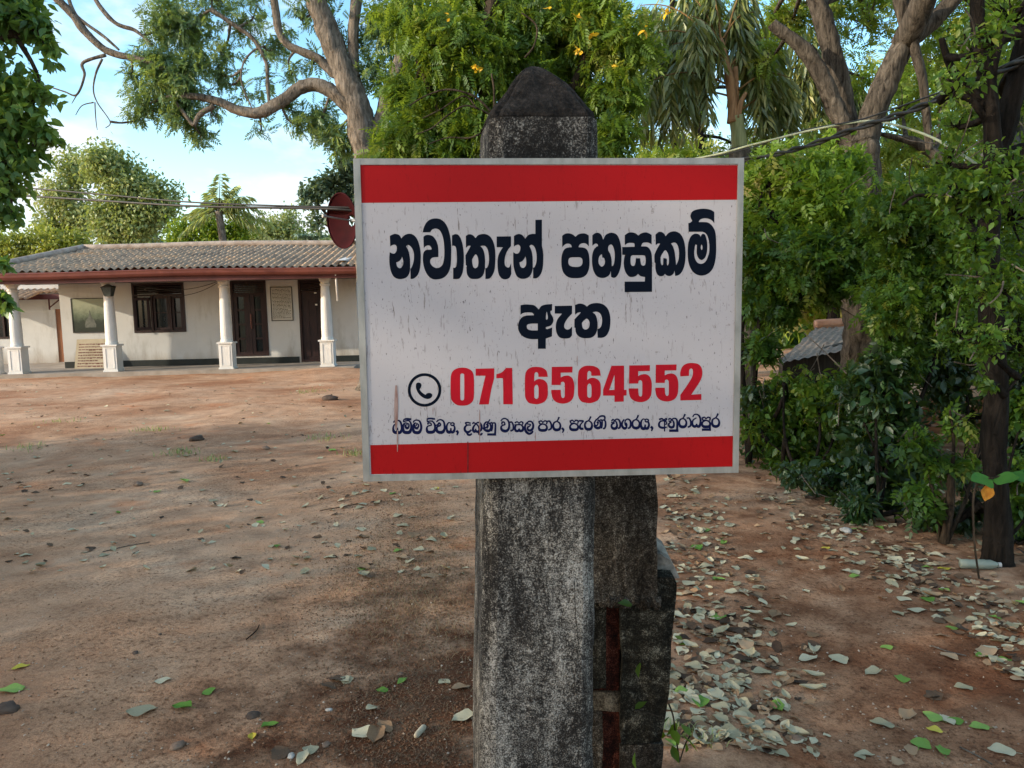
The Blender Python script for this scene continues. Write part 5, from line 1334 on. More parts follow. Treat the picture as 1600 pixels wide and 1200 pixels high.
# bushes along the path, near to far
def bush(label, base, blobs, leaf, unit, size, stems, name='bush', bark=BARK_DARK, droop=.35, group='bushes along the path'):
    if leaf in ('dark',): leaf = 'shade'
    tree(name, label, 'bush', base, stems, blobs, bark, leaf, unit, size, group=group, droop=droop, trunkname='stem', crownname='foliage', mixed=True)
def stems(base, Y, tops, r=.02):
    return [([np.array(base), (np.array(base) + P(x, y, Y)) / 2 + rng.normal(size=3) * .06, P(x, y, Y)], r, r * .35) for x, y in tops]
def B(Y, *bs):
    return [PB(x, y, Y + rng.uniform(-.25, .35), r * 1.03, max(5, int(n * .85)), 18, .3, tn) for (x, y, r, n, tn) in bs]
g = G(1185, 735) * np.array([1, 1, 0]); Y = 7.6
bush('bright lime-green bush spreading beside the upper right corner of the sign', g + [0, .3, 0], B(Y, (1200, 290, 44, 60, .1), (1250, 280, 50, 70, .1), (1225, 340, 50, 70, .05), (1290, 310, 44, 60, .05), (1185, 330, 30, 34, .0), (1270, 360, 50, 60, -.05), (1310, 270, 36, 36, .1)), 'bright', 'whorl', .125, stems(g + [0, .3, 0], Y, ((1190, 300), (1205, 280)), .03))
g = G(1385, 745) * np.array([1, 1, 0]); Y = 7.2
bush('tall mid-green bush draping down the right edge of the sign', g, B(Y, (1200, 400, 46, 70, 0), (1262, 405, 42, 60, -.05), (1320, 390, 54, 80, 0), (1190, 470, 32, 44, -.05), (1215, 470, 28, 30, -.1), (1370, 360, 50, 70, .05), (1300, 440, 30, 34, -.05), (1380, 440, 40, 44, -.05), (1195, 540, 20, 20, -.1)), 'bush', 'whorl', .11, stems(g, Y, ((1350, 400), (1370, 380)), .03))
g = G(1440, 800) * np.array([1, 1, 0]); Y = 6.0
bush('tall deep-green bush under the leaning bough right of the forked trunk', g + [0, .6, 0], B(Y, (1410, 340, 56, 80, 0), (1470, 370, 60, 90, 0), (1420, 430, 56, 80, 0), (1490, 450, 56, 80, -.05), (1440, 500, 50, 60, -.05), (1390, 480, 40, 44, .05), (1500, 310, 50, 60, .0), (1400, 560, 34, 34, .05)), 'bush', 'whorl', .095, stems(g + [0, .6, 0], Y, ((1420, 360), (1470, 380), (1490, 470), (1420, 480)), .025))
g = G(1255, 765) * np.array([1, 1, 0]); Y = 6.9
bush('low glossy bush in front of the shed roof by the path', g, B(Y, (1222, 618, 36, 50, .12), (1280, 612, 30, 44, .12), (1250, 660, 50, 70, 0), (1310, 630, 46, 60, .08), (1200, 660, 34, 34, -.05), (1300, 700, 44, 50, -.08), (1230, 720, 40, 40, -.1), (1345, 580, 14, 10, .2)), 'bush', 'oval', .08, stems(g, Y, ((1225, 600), (1275, 590), (1310, 630)), .02))
g = G(1375, 800) * np.array([1, 1, 0]); Y = 6.1
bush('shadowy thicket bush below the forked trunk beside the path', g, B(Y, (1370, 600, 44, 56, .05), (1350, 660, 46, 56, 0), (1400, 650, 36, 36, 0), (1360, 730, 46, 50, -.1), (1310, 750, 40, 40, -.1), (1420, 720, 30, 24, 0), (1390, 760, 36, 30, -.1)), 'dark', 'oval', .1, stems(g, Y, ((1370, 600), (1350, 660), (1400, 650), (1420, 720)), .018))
g = G(1470, 850) * np.array([1, 1, 0]); Y = 4.9
bush('bare-stemmed shrub with thin brown shoots left of the dark path tree', g, [PB(1500, 655, Y, 22, 8, 9, .3, .35), PB(1425, 690, Y, 22, 8, 9, .3, 0), PB(1460, 715, Y, 18, 6, 8, .3, 0), PB(1510, 720, Y, 16, 5, 7, .3, .1), PB(1440, 780, Y, 26, 9, 9, .3, -.2)], 'bush', 'whorl', .1,
 [(L(Y, (1472, 852), (1482, 780), (1490, 700), (1484, 640)), .022, .008), (L(Y, (1470, 850), (1460, 790), (1450, 740), (1425, 690)), .016, .006), (L(Y + .05, (1478, 850), (1505, 790), (1520, 740), (1530, 690)), .018, .007), (L(Y - .05, (1476, 850), (1484, 800), (1486, 762), (1484, 740)), .03, .022), (L(Y, (1520, 740), (1512, 700), (1508, 650)), .010, .005), (L(Y, (1522, 700), (1545, 640), (1565, 600)), .008, .004), (L(Y, (1455, 830), (1435, 800), (1420, 785)), .008, .004)], name='bare_shrub', bark=BARK_BROWN)
g = G(1590, 900) * np.array([1, 1, 0]); Y = 4.4
bush('low leafy growth at the right border behind the dark path tree', g + [0.1, .4, 0], B(Y + .4, (1600, 640, 34, 26, .1), (1610, 740, 36, 24, 0), (1590, 800, 24, 14, -.1)), 'bush', 'oval', .085, stems(g + [.1, .4, 0], Y + .4, ((1600, 640), (1610, 740)), .014))
g = G(1430, 830) * np.array([1, 1, 0]); Y = 5.4
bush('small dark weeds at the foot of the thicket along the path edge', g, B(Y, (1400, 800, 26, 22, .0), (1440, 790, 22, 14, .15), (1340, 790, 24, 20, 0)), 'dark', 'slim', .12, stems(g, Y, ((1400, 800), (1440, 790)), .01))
g = G(1500, 770) * np.array([1, 1, 0]); Y = 6.6
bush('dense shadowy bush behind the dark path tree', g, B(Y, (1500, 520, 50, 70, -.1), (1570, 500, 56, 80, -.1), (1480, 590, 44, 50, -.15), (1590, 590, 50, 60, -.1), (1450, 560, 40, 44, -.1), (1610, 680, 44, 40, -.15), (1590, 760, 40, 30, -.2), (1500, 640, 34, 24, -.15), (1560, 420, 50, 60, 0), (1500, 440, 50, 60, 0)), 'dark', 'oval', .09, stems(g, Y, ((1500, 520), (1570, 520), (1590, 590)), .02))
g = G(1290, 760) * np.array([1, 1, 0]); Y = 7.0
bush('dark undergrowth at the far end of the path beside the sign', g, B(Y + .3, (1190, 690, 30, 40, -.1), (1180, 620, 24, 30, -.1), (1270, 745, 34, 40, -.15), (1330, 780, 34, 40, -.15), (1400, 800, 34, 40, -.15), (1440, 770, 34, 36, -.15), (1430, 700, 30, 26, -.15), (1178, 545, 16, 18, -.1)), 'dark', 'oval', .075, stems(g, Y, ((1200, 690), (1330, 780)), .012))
g = np.array([5.6, 6.3, 0.0])
bush('tall dark bush filling the right border above the path', g, [((5.4, 6.2, 1.5), (1.0, 1.0, 1.1), 70, 18, .3, 0), ((6.4, 6.6, 1.0), (1.0, 1.0, .9), 60, 18, .3, -.05), ((5.9, 7.6, 1.6), (1.1, 1.0, 1.2), 70, 18, .3, 0)], 'bush', 'whorl', .11, [([g, g + [0, .1, .8], g + [-.1, .2, 1.7]], .03, .012), ([g, g + [.4, .3, .7], g + [.7, .5, 1.2]], .025, .01)])
g = np.array([8.0, 9.5, 0.0])
bush('broad bush further back beyond the right border', g, [((7.6, 9.4, 1.4), (1.4, 1.2, 1.2), 80, 18, .36, 0), ((9.2, 9.8, 1.2), (1.4, 1.3, 1.1), 80, 18, .36, -.05), ((8.2, 11, 1.9), (1.5, 1.3, 1.4), 80, 18, .36, .05)], 'bush', 'whorl', .13, [([g, g + [0, .1, .8], g + [-.1, .2, 1.7]], .03, .012)])
g = G(1590, 850) * np.array([1, 1, 0]); Y = 4.9
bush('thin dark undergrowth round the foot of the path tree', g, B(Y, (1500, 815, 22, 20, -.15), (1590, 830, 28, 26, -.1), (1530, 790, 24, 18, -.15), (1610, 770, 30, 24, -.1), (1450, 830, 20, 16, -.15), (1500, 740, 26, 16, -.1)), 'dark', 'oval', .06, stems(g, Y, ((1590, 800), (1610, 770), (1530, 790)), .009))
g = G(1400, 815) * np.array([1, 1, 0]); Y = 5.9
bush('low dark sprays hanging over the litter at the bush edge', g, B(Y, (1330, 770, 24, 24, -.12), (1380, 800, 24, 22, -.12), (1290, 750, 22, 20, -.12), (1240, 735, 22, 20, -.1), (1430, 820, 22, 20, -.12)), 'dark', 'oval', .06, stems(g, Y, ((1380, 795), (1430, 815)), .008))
# a big-leaved branch hanging in front of the dark trunk
t = thing('leafy_shoot', G(1530, 905) * np.array([1, 1, 0]), 'shoot with big green leaves and one orange leaf in front of the dark path tree', 'plant')
mb = MB(); mb.tube(crom([G(1530, 905) * np.array([1, 1, 0]), *L(4.2, (1522, 840), (1522, 770), (1540, 750), (1575, 742))], 4), .006, 5); mb.build('stem', BARK_BROWN, t)
SHOOT = t

# trees filling the view behind the path on the right
def rtree(label, Y, px, blobs, leaf, size, trunk, unit='pin', lean=0, bark=BARK_DARK, extra=()):
    gb = P(px, 620, Y) * np.array([1, 1, 0])
    top = P(px + lean, -60, Y)
    lim = [([gb, gb * .66 + top * .34 + rng.normal(size=3) * .1, gb * .33 + top * .67 + rng.normal(size=3) * .1, top], trunk, trunk * .5)] + list(extra)
    bb = [PB(x, y, Y + rng.uniform(-1, 1), r * .9, int(n * (.8 if y > 310 else .42)), 12, .3, tn + .22) for (x, y, r, n, tn) in blobs]
    tree('woodland_tree', label, 'tree', gb, lim, bb, bark, leaf, unit, size, group='trees behind the path')
rtree('thin brown trunk under the plume palm left of its sheath', 15, 1068, [(1040, 60, 50, 24, 0), (1080, 120, 46, 20, .05), (1010, 240, 50, 26, .1), (1060, 270, 60, 34, .1), (1100, 20, 60, 28, 0)], 'neem', .32, .1, lean=-20)
rtree('slender grey trunk behind the plume palm nearer its sheath', 18, 1100, [(1130, 260, 60, 34, .1), (1090, 220, 36, 14, 0), (1180, 240, 44, 22, .05), (1200, 170, 40, 18, 0), (1110, 300, 70, 40, .1)], 'neem', .36, .1, lean=-8)
rtree('leaning grey tree with its bough crossing behind the cables', 14, 1530, [(1470, 120, 50, 22, .05), (1420, 250, 56, 34, .1), (1560, 220, 60, 26, 0), (1520, 100, 50, 16, 0), (1590, 60, 60, 20, 0), (1480, 290, 70, 50, 0), (1600, 300, 80, 60, 0)], 'neem', .32, .22, lean=30, bark=BARK_BLUE, extra=[(L(14, (1530, 300), (1480, 270), (1430, 230), (1380, 215)), .2, .1), (L(14, (1535, 200), (1500, 150), (1470, 120)), .14, .07), (L(14, (1545, 130), (1590, 90), (1650, 60)), .16, .1)])
rtree('tall grey tree leaning out at the right border', 12, 1600, [(1620, 120, 60, 26, 0), (1570, 20, 56, 20, 0), (1640, 260, 70, 40, 0)], 'neem', .28, .2, lean=10, bark=BARK_BLUE, extra=[(L(12, (1600, 280), (1570, 200), (1545, 120), (1530, 20)), .16, .1)])
rtree('pale leafy tree seen through the gap over the shed roof', 19, 1290, [(1260, 470, 50, 40, .25), (1310, 490, 40, 30, .25), (1230, 440, 60, 40, .1), (1340, 430, 70, 40, 0), (1280, 380, 90, 60, .0), (1250, 250, 60, 34, .05), (1400, 420, 90, 50, 0)], 'bright', .3, .14, unit='leaf')
rtree('dark tree filling the background between bushes and cables', 17, 1420, [(1440, 400, 90, 60, -.05), (1520, 430, 90, 60, -.05), (1380, 300, 70, 44, 0), (1600, 420, 90, 60, 0), (1340, 180, 50, 20, .05), (1400, 120, 50, 20, .05), (1470, 200, 60, 26, 0)], 'neem', .34, .2)
# a continuous thicket further off closes the horizon
cr_ = Crown()
for k in range(260):
    x = rng.uniform(540, 1900); y = rng.uniform(430, 640) if x > 1150 else rng.uniform(400, 590)
    Yd = rng.uniform(24, 34)
    p, cc = blobpts(P(x, y, Yd), (1.6, 1.6, 1.1), 7, 16, .5)
    p[:, 2] = np.maximum(p[:, 2], .05)
    cr_.add(p, .42, 'leaf', .3, .6, -.05)
for k in range(150):
    x = rng.uniform(-500, 560); Yd = rng.uniform(50, 60)
    p, cc = blobpts(P(x, rng.uniform(395, 520), Yd), (2.6, 2.0, 1.6), 7, 16, .8)
    p[:, 2] = np.maximum(p[:, 2], .05)
    cr_.add(p, .6, 'leaf', .3, .6, .1)
tag(cr_.build('far_thicket', LEAF['bush'], None), 'distant mass of green undergrowth closing the view behind the yard', 'thicket', kind='stuff')

# ------------------------------------------------------------------ shed, cloth and planks behind the bushes
Y = 11.0
c0 = P(1285, 640, Y) * np.array([1, 1, 0])
sh = thing('tiled_shed', c0, 'low shed with a worn grey tiled roof glimpsed behind the bushes', 'shed')
e0, e1 = P(1214, 568, Y - 1.2), P(1420, 528, Y - .6); q0, q1 = P(1275, 511, Y + 1.6), P(1440, 500, Y + 1.8)
V = []; F = []; nu, nvv = 90, 16
for i in range(nu):
    for k in range(nvv):
        s, q = i / (nu - 1), k / (nvv - 1)
        p = (e0 + (e1 - e0) * s) * (1 - q) + (q0 + (q1 - q0) * s) * q
        p = p + np.array([0, 0, .008 * math.cos(s * 95) - .03 * ((q * 5) % 1) + .02 * mnoise.noise(Vector((s * 30, q * 9, 0)))])
        V.append(p)
for i in range(nu - 1):
    for k in range(nvv - 1): F.append((i * nvv + k, (i + 1) * nvv + k, (i + 1) * nvv + k + 1, i * nvv + k + 1))
obj('roof', V, F, simple('grey_shed_tile', [(0.3, (0.15, 0.12, 0.10)), (0.55, (0.32, 0.275, 0.235)), (0.72, (0.24, 0.13, 0.09))], 7, (1, 1, 1), .95, .8, .03, 8, .05), sh, True)
mb = MB()
a, b = e0 + [.25, .5, 0], e1 + [-.2, .5, 0]
for p, q in ((a, b),):
    th = np.array([0, .15, 0])
    mb.hexa([p * [1, 1, 0], q * [1, 1, 0], q * [1, 1, 0] + th, p * [1, 1, 0] + th, p + [0, 0, .02], q + [0, 0, .02], q + th + [0, 0, .02], p + th + [0, 0, .02]])
mb.build('wall', simple('dark_shed_boards', [(0.3, (0.02, 0.016, 0.013)), (0.7, (0.06, 0.048, 0.038))], 6, (6, 6, .5)), sh)
mb = MB(); mb.tube([q0 + [0, 0, .03], q1 + [0, 0, .03]], .09, 8, wob=.2); mb.build('ridge_tile', simple('clay_ridge', [(0.3, (0.25, 0.13, 0.08)), (0.7, (0.4, 0.25, 0.18))], 6), sh, True)
# white cloths hung low behind the leaves
def cloth(label, quad, Yd, mat):
    V = []; F = []; n = 14
    for i in range(n):
        for k in range(n):
            s, q = i / (n - 1), k / (n - 1)
            x = (quad[0][0] * (1 - s) + quad[1][0] * s) * (1 - q) + (quad[3][0] * (1 - s) + quad[2][0] * s) * q
            y = (quad[0][1] * (1 - s) + quad[1][1] * s) * (1 - q) + (quad[3][1] * (1 - s) + quad[2][1] * s) * q
            V.append(P(x, y, Yd + .05 * math.sin(s * 14 + q * 2) + .03 * math.sin(q * 9)))
    for i in range(n - 1):
        for k in range(n - 1): F.append((i * n + k, (i + 1) * n + k, (i + 1) * n + k + 1, i * n + k + 1))
    V = V + [v + np.array([0, .012, 0]) for v in V]
    F = F + [tuple(j + n * n for j in f[::-1]) for f in F]
    o = obj('white_cloth', V, F, mat, None, True, origin=P(quad[3][0], quad[3][1], Yd)); tag(o, label, 'cloth')
M_CLOTH = simple('grubby_white_cloth', [(0.3, (0.36, 0.37, 0.37)), (0.7, (0.6, 0.61, 0.62))], 5, (1, 1, 1), .9, .3, .02)
cloth('tall narrow white cloth hanging beside the forked trunk behind leaves', [(1366, 590), (1388, 590), (1384, 650), (1368, 650)], 7.4, M_CLOTH)
cloth('pale cloth sheet stretched low behind the thicket', [(1368, 644), (1425, 642), (1420, 690), (1370, 690)], 7.5, M_CLOTH)
cloth('grey-white cloth heap near the ground behind the bare shrub', [(1398, 695), (1452, 690), (1446, 722), (1396, 728)], 7.0, M_CLOTH)
t = thing('plank_fence', P(1480, 720, 8.2) * np.array([1, 1, 0]), 'rough brown plank fence behind the bare-stemmed shrub', 'fence')
Mpl = simple('orange_plank', [(0.3, (0.12, 0.05, 0.025)), (0.7, (0.30, 0.14, 0.07))], 5, (.6, 1, 5), .85, .4, .01)
for k in range(6):
    y = 628 + k * 15
    a, b = P(1440 + random.uniform(-12, 6), y + random.uniform(-2, 2), 8.2), P(1545 + random.uniform(-5, 12), y - 2, 8.3)
    mb = MB(); h = .04; th = np.array([0, .02, 0]); u = np.array([0, 0, h])
    mb.hexa([a - u, b - u, b - u + th, a - u + th, a + u, b + u, b + u + th, a + u + th]); mb.build('plank', Mpl, t)
for x in (1452, 1535):
    p = P(x, 620, 8.33); mb = MB(); mb.box(p[0] - .03, p[0] + .03, p[1], p[1] + .06, -.05, p[2]); mb.build('fence_post', BARK_BROWN, t)

# ------------------------------------------------------------------ red dish on its pole, cables
Y = 13.0
c = P(534, 345, Y)
dish = thing('satellite_dish', P(572, 600, Y) * np.array([1, 1, 0]), 'dark red dish aerial with a hole in it, just left of the signboard', 'satellite dish')
axd = np.array([-.68, -.66, -.08]); axd /= np.linalg.norm(axd)      # opens to the left and a little towards the viewer
sx = np.cross(axd, [0, 0, 1]); sx /= np.linalg.norm(sx); sz_ = np.cross(sx, axd)
rings = []
RD = .45
for r in np.linspace(.095, RD, 12):
    rings.append([c + axd * (-.20 + .20 * (r / RD) ** 2) + (sx * math.cos(a) + sz_ * math.sin(a)) * r * (1 + .16 * math.sin(3 * a) * math.sin(5 * a + 1) * (r < .1)) for a in np.linspace(0, 2 * math.pi, 40, endpoint=False)])
rings2 = [[p - axd * .012 for p in r] for r in rings]
mb = MB(); mb.loft(rings + rings2[::-1] , cap=False)
n = 40; k = len(rings) * 2 - 1
mb.F += [(k * n + j, k * n + (j + 1) % n, (j + 1) % n, j) for j in range(n)]
M_DISH = simple('dark_red_paint', [(0.3, (0.018, 0.0025, 0.004)), (0.7, (0.042, 0.005, 0.008))], 3, (1, 1, 1), .8, .1, .003, spec=.08)
mb.build('bowl', M_DISH, dish, True)
mb = MB()
mb.tube([c + (sx * math.cos(a) + sz_ * math.sin(a)) * RD for a in np.linspace(0, 2 * math.pi, 41)], .012, 6, cap=False); mb.build('rim', M_DISH, dish, True)
mb = MB()
pt_ = P(572, 330, Y + .1)
base = np.array([pt_[0], pt_[1], 0])
mb.tube([base, np.array([pt_[0], pt_[1], 3.35])], .05, 10)
mb.tube([c - axd * .2, np.array([pt_[0], pt_[1], c[2]])], .03, 8)
mb.build('pole', simple('galvanised_pole', [(0.3, (0.2, 0.22, 0.24)), (0.7, (0.34, 0.36, 0.38))], 6, rough=.5, metal=.3), dish, True)
mb = MB(); mb.tube([c + axd * -.18 + sx * .02 , c + axd * .30 + np.array([0, 0, .08])], .014, 6); mb.tube([c + axd * .30 + np.array([0, 0, .08]), c + axd * .36 + np.array([0, 0, .09])], .03, 8)
mb.build('feed_arm', M_ALU, dish)
M_CABLE = simple('black_cable', [(0.3, (0.012, 0.013, 0.014)), (0.7, (0.03, 0.032, 0.035))], 6, rough=.5)
M_ROPE = simple('pale_green_rope', [(0.3, (0.24, 0.29, 0.19)), (0.7, (0.4, 0.44, 0.32))], 40, rough=.8)
ptop = np.array([pt_[0], pt_[1], P(572, 325, Y)[2]])
def cable(name, label, pts, r, mat, tw=0.0, group=None):
    mb = MB(); c = crom(pts, 16)
    if tw:
        for q in range(2):
            cc = [p + tw * np.array([math.cos(i * .45 + q * 3.14), 0, math.sin(i * .45 + q * 3.14)]) for i, p in enumerate(c)]
            mb.tube(cc, r, 6)
    else: mb.tube(c, r, 6)
    tag(mb.build(name, mat, None, True, origin=c[len(c) // 2]), label, 'cable', group)
cable('overhead_cable', 'upper black cable crossing the left of the yard to the red dish', [P(-120, 278, 17), P(0, 290, 16), P(150, 303, 15), P(300, 316, 14), P(450, 322, 13.4), P(540, 324, 13.1), ptop], .016, M_CABLE)
cable('overhead_cable', 'lower heavier black cable crossing the left of the yard to the red dish', [P(-120, 292, 17), P(0, 303, 16), P(150, 313, 15), P(300, 322, 14), P(450, 325, 13.4), P(530, 327, 13.1), ptop + [0, 0, -.06]], .022, M_CABLE)
rp = [ptop, P(900, 290, 10.5), P(1160, 250, 8), P(1250, 231, 7), P(1340, 200, 6.2), P(1430, 170, 5.5), P(1510, 132, 5), P(1600, 95, 4.4), P(1720, 40, 3.8)]
cable('overhead_cable', 'twisted black cable pair climbing from the sign corner to the upper right', rp, .013, M_CABLE, .014)
cable('overhead_cable', 'thin black wire running above the twisted pair at the upper right', [ptop + [0, 0, .06], P(900, 280, 10.5), P(1120, 244, 8.2), P(1250, 205, 7), P(1340, 188, 6.2), P(1430, 158, 5.5), P(1510, 128, 5), P(1600, 88, 4.4), P(1720, 30, 3.8)], .006, M_CABLE)
cable('pale_rope', 'pale green rope slung from behind the sign corner into the right-hand trees', [ptop + [0, 0, .1], P(900, 275, 9.5), P(1085, 248, 8), P(1180, 225, 7.2), P(1270, 203, 6.7), P(1345, 190, 6.3), P(1385, 192, 6.1), P(1450, 212, 5.6), P(1510, 246, 5.1), P(1548, 275, 4.5)], .0095, M_ROPE)

# ------------------------------------------------------------------ fallen leaves
def litmat(name, a, b):
    m, nt, out = newmat(name)
    oi = N(nt, 'ShaderNodeObjectInfo')
    n = noise_(nt, coords(nt), 28, 4, .7)
    md = N(nt, 'ShaderNodeMath', operation='MULTIPLY_ADD'); nt.links.new(n, md.inputs[0]); md.inputs[1].default_value = .5; 
    at = N(nt, 'ShaderNodeAttribute', attribute_name='rnd')
    s = N(nt, 'ShaderNodeMath', operation='ADD'); nt.links.new(oi.outputs['Random'], s.inputs[0]); nt.links.new(at.outputs['Fac'], s.inputs[1])
    fr_ = N(nt, 'ShaderNodeMath', operation='FRACT'); nt.links.new(s.outputs[0], fr_.inputs[0])
    h = N(nt, 'ShaderNodeMath', operation='MULTIPLY'); nt.links.new(fr_.outputs[0], h.inputs[0]); h.inputs[1].default_value = .5
    nt.links.new(h.outputs[0], md.inputs[2])
    c = ramp(nt, md.outputs[0], [(.2, a), (.8, b)])
    finish(nt, out, c, .75, n, .3, .003, .12)
    return m
LIT = {'pale grey-green': litmat('pale_grey_green_leaf', (.27, .24, .15), (.52, .47, .33)), 'tan': litmat('tan_leaf', (.17, .10, .055), (.42, .285, .175)),
       'fresh green': litmat('fresh_green_leaf', (.09, .2, .03), (.24, .36, .09)), 'yellow': litmat('yellow_leaf', (.4, .32, .04), (.6, .5, .09)), 'shoot': litmat('deep_green_shoot_leaf', (.02, .08, .015), (.06, .17, .03)), 'dark brown': litmat('dark_brown_leaf', (.04, .025, .018), (.13, .085, .055))}
def leafshape(wid, curl, fold, seed):
    V = []; F = []; nl, nw = 9, 5
    rr = random.Random(seed)
    ph = rr.uniform(0, 6)
    for i in range(nl):
        s = i / (nl - 1)
        w = wid * (1 + .12 * math.sin(9 * s + ph * 2)) * (math.sin(math.pi * min(1, s ** .8 * .98 + .02)) ** .75) * (1 if s < .75 else 1 - (s - .75) * 1.1)
        for k in range(nw):
            q = -1 + 2 * k / (nw - 1)
            z = fold * abs(q) * w * 1.2 + curl * (s - .5) ** 2 + .05 * math.sin(7 * s + 3 * q + ph) * abs(q)
            V.append((q * w * .5, s - .5, z + .015))
    for i in range(nl - 1):
        for k in range(nw - 1): F.append((i * nw + k, i * nw + k + 1, (i + 1) * nw + k + 1, (i + 1) * nw + k))
    b = len(V)                       # the stalk
    V += [(-.012, -.5, .02), (.012, -.5, .02), (.02, -.72, .01), (-.004, -.72, .01)]; F.append((b, b + 1, b + 2, b + 3))
    V = np.array(V); V[:, 2] -= V[:, 2].min()
    return V, np.array(F[:-1] + [F[-1]])
SHAPES = [leafshape(.74, .12, .06, 1), leafshape(.8, .06, .03, 2), leafshape(.62, .3, .12, 3), leafshape(.7, -.14, .03, 4), leafshape(.68, .1, .2, 5), leafshape(.5, .6, .3, 6), leafshape(.86, .05, .05, 7), leafshape(.5, .12, .12, 8)]
LMESH = {}
def leafmesh(col, k):
    if (col, k) not in LMESH:
        V, Fq = SHAPES[k]
        LMESH[(col, k)] = mesh('fallen_leaf', V, Fq, LIT[col], True)
    return LMESH[(col, k)]
def put_leaf(x, y, col, size, label, group=None, rot=None, k=None, tilt=None):
    o = bpy.data.objects.new('fallen_leaf', leafmesh(col, random.randrange(8) if k is None else k))
    COL.objects.link(o)
    z = float(gz(x, y))
    tl_ = tilt if tilt is not None else (random.gauss(0, .07), random.gauss(0, .07))
    o.location = (x, y, z + .002 + size * .3 * max(abs(tl_[0]), abs(tl_[1])))
    o.scale = (size, size, size)
    o.rotation_euler = (tl_[0], tl_[1], random.uniform(0, 6.28) if rot is None else rot)
    return tag(o, label, 'leaf', group)
def bigleaf(px, py, Yd, size, dirv, k, mat):
    V, Fq = SHAPES[k]
    d = np.array(dirv, float); d /= np.linalg.norm(d)
    x = np.cross(d, [0, -.55, .83]); x /= np.linalg.norm(x); z = np.cross(x, d)
    q = (V[:, 0:1] * x + (V[:, 1:2] + .5) * d + V[:, 2:3] * z) * size + P(px, py, Yd)
    return obj('leaf', q, Fq, mat, SHOOT, True)
for a in ((1548, 750, 4.2, .15, (-.9, -.3, .05), 1), (1552, 752, 4.2, .13, (.7, -.5, .25), 0), (1575, 742, 4.2, .12, (.6, -.3, -.2), 3), (1590, 745, 4.2, .12, (.8, -.2, .1), 1)): bigleaf(*a, LIT['shoot'])
bigleaf(1546, 757, 4.19, .10, (-.35, -.2, -.9), 2, simple('orange_withered_leaf', [(.3, (.3, .11, .01)), (.7, (.5, .24, .03))], 30))
# the ones that stand out
for (px, py, col, size, label, rot, k) in (
  (222, 1117, 'pale grey-green', .115, 'largest pale grey leaf lying alone on the dirt at the lower left', -1.1, 1),
  (255, 1070, 'pale grey-green', .068, 'pale leaf lying just above the large grey one at the lower left', -1.1, 1),
  (284, 1107, 'fresh green', .085, 'folded bright green leaf just right of the large grey one', 1.4, 4),
  (327, 1082, 'fresh green', .06, 'small green leaf between the grey leaf and the dark humus', -.8, 1),
  (18, 1086, 'fresh green', .11, 'long green leaf at the left border of the dirt', 1.5, 0),
  (33, 1048, 'yellow', .07, 'curled yellow leaf near the left border', -1, 2),
  (394, 1150, 'yellow', .05, 'small olive-yellow leaf in front of the post on the left', .3, 4),
  (433, 853, 'fresh green', .075, 'upright bright green leaf on the bare dirt far left of the post', .2, 4),
  (406, 815, 'fresh green', .07, 'flat green leaf on the dirt further back left of the sign', 1.1, 0),
  (288, 752, 'fresh green', .13, 'bright green leaf clump on the reddish mound in the mid yard', .7, 4),
  (564, 889, 'fresh green', .055, 'light green leaf at the edge of the dry grass', 1.2, 1),
  (597, 1077, 'fresh green', .055, 'green leaf on the dark humus left of the post', 1.3, 0),
  (682, 763, 'yellow', .07, 'orange-yellow leaf just under the sign left of the post', .4, 4),
  (1530, 1130, 'fresh green', .07, 'long green leaf pointing right at the lower right', 1.4, 0),
  (1457, 1117, 'fresh green', .075, 'round green leaf of the green cluster at the lower right', .6, 1),
  (1492, 1122, 'fresh green', .06, 'middle green leaf of the green cluster at the lower right', 1.2, 1),
  (1440, 1160, 'fresh green', .08, 'wide green leaf below the yellow one at the lower right', -.7, 1),
  (1472, 1172, 'fresh green', .075, 'green leaf curling beside the wide one at the lower right', -.3, 2),
  (1460, 1138, 'yellow', .055, 'yellow leaf in the green cluster at the lower right', .9, 3),
  (1385, 1013, 'fresh green', .055, 'single green leaf alone on the open path', 1.4, 1),
  (1487, 983, 'fresh green', .055, 'single green leaf by the right border of the path', 1.0, 1),
  (1378, 1133, 'pale grey-green', .085, 'big pale leaf with brown veins alone on the near path', 1.2, 0),
  (1148, 1078, 'pale grey-green', .08, 'pale green leaf on the litter right of the pier', 1.2, 1),
  (1165, 1105, 'tan', .075, 'square tan leaf on the bare soil right of the pier', .5, 3),
  (1505, 1070, 'pale grey-green', .075, 'pale leaf with a stalk on the path near the right border', 1.5, 0),
  (1290, 859, 'yellow', .055, 'small yellow leaf on the far path', 1.4, 1),
  (1475, 888, 'yellow', .07, 'yellow leaf beside the discarded bottle', 1.2, 1)):
    p = G(px, py)
    put_leaf(p[0], p[1], col, size, label, None, rot, k)
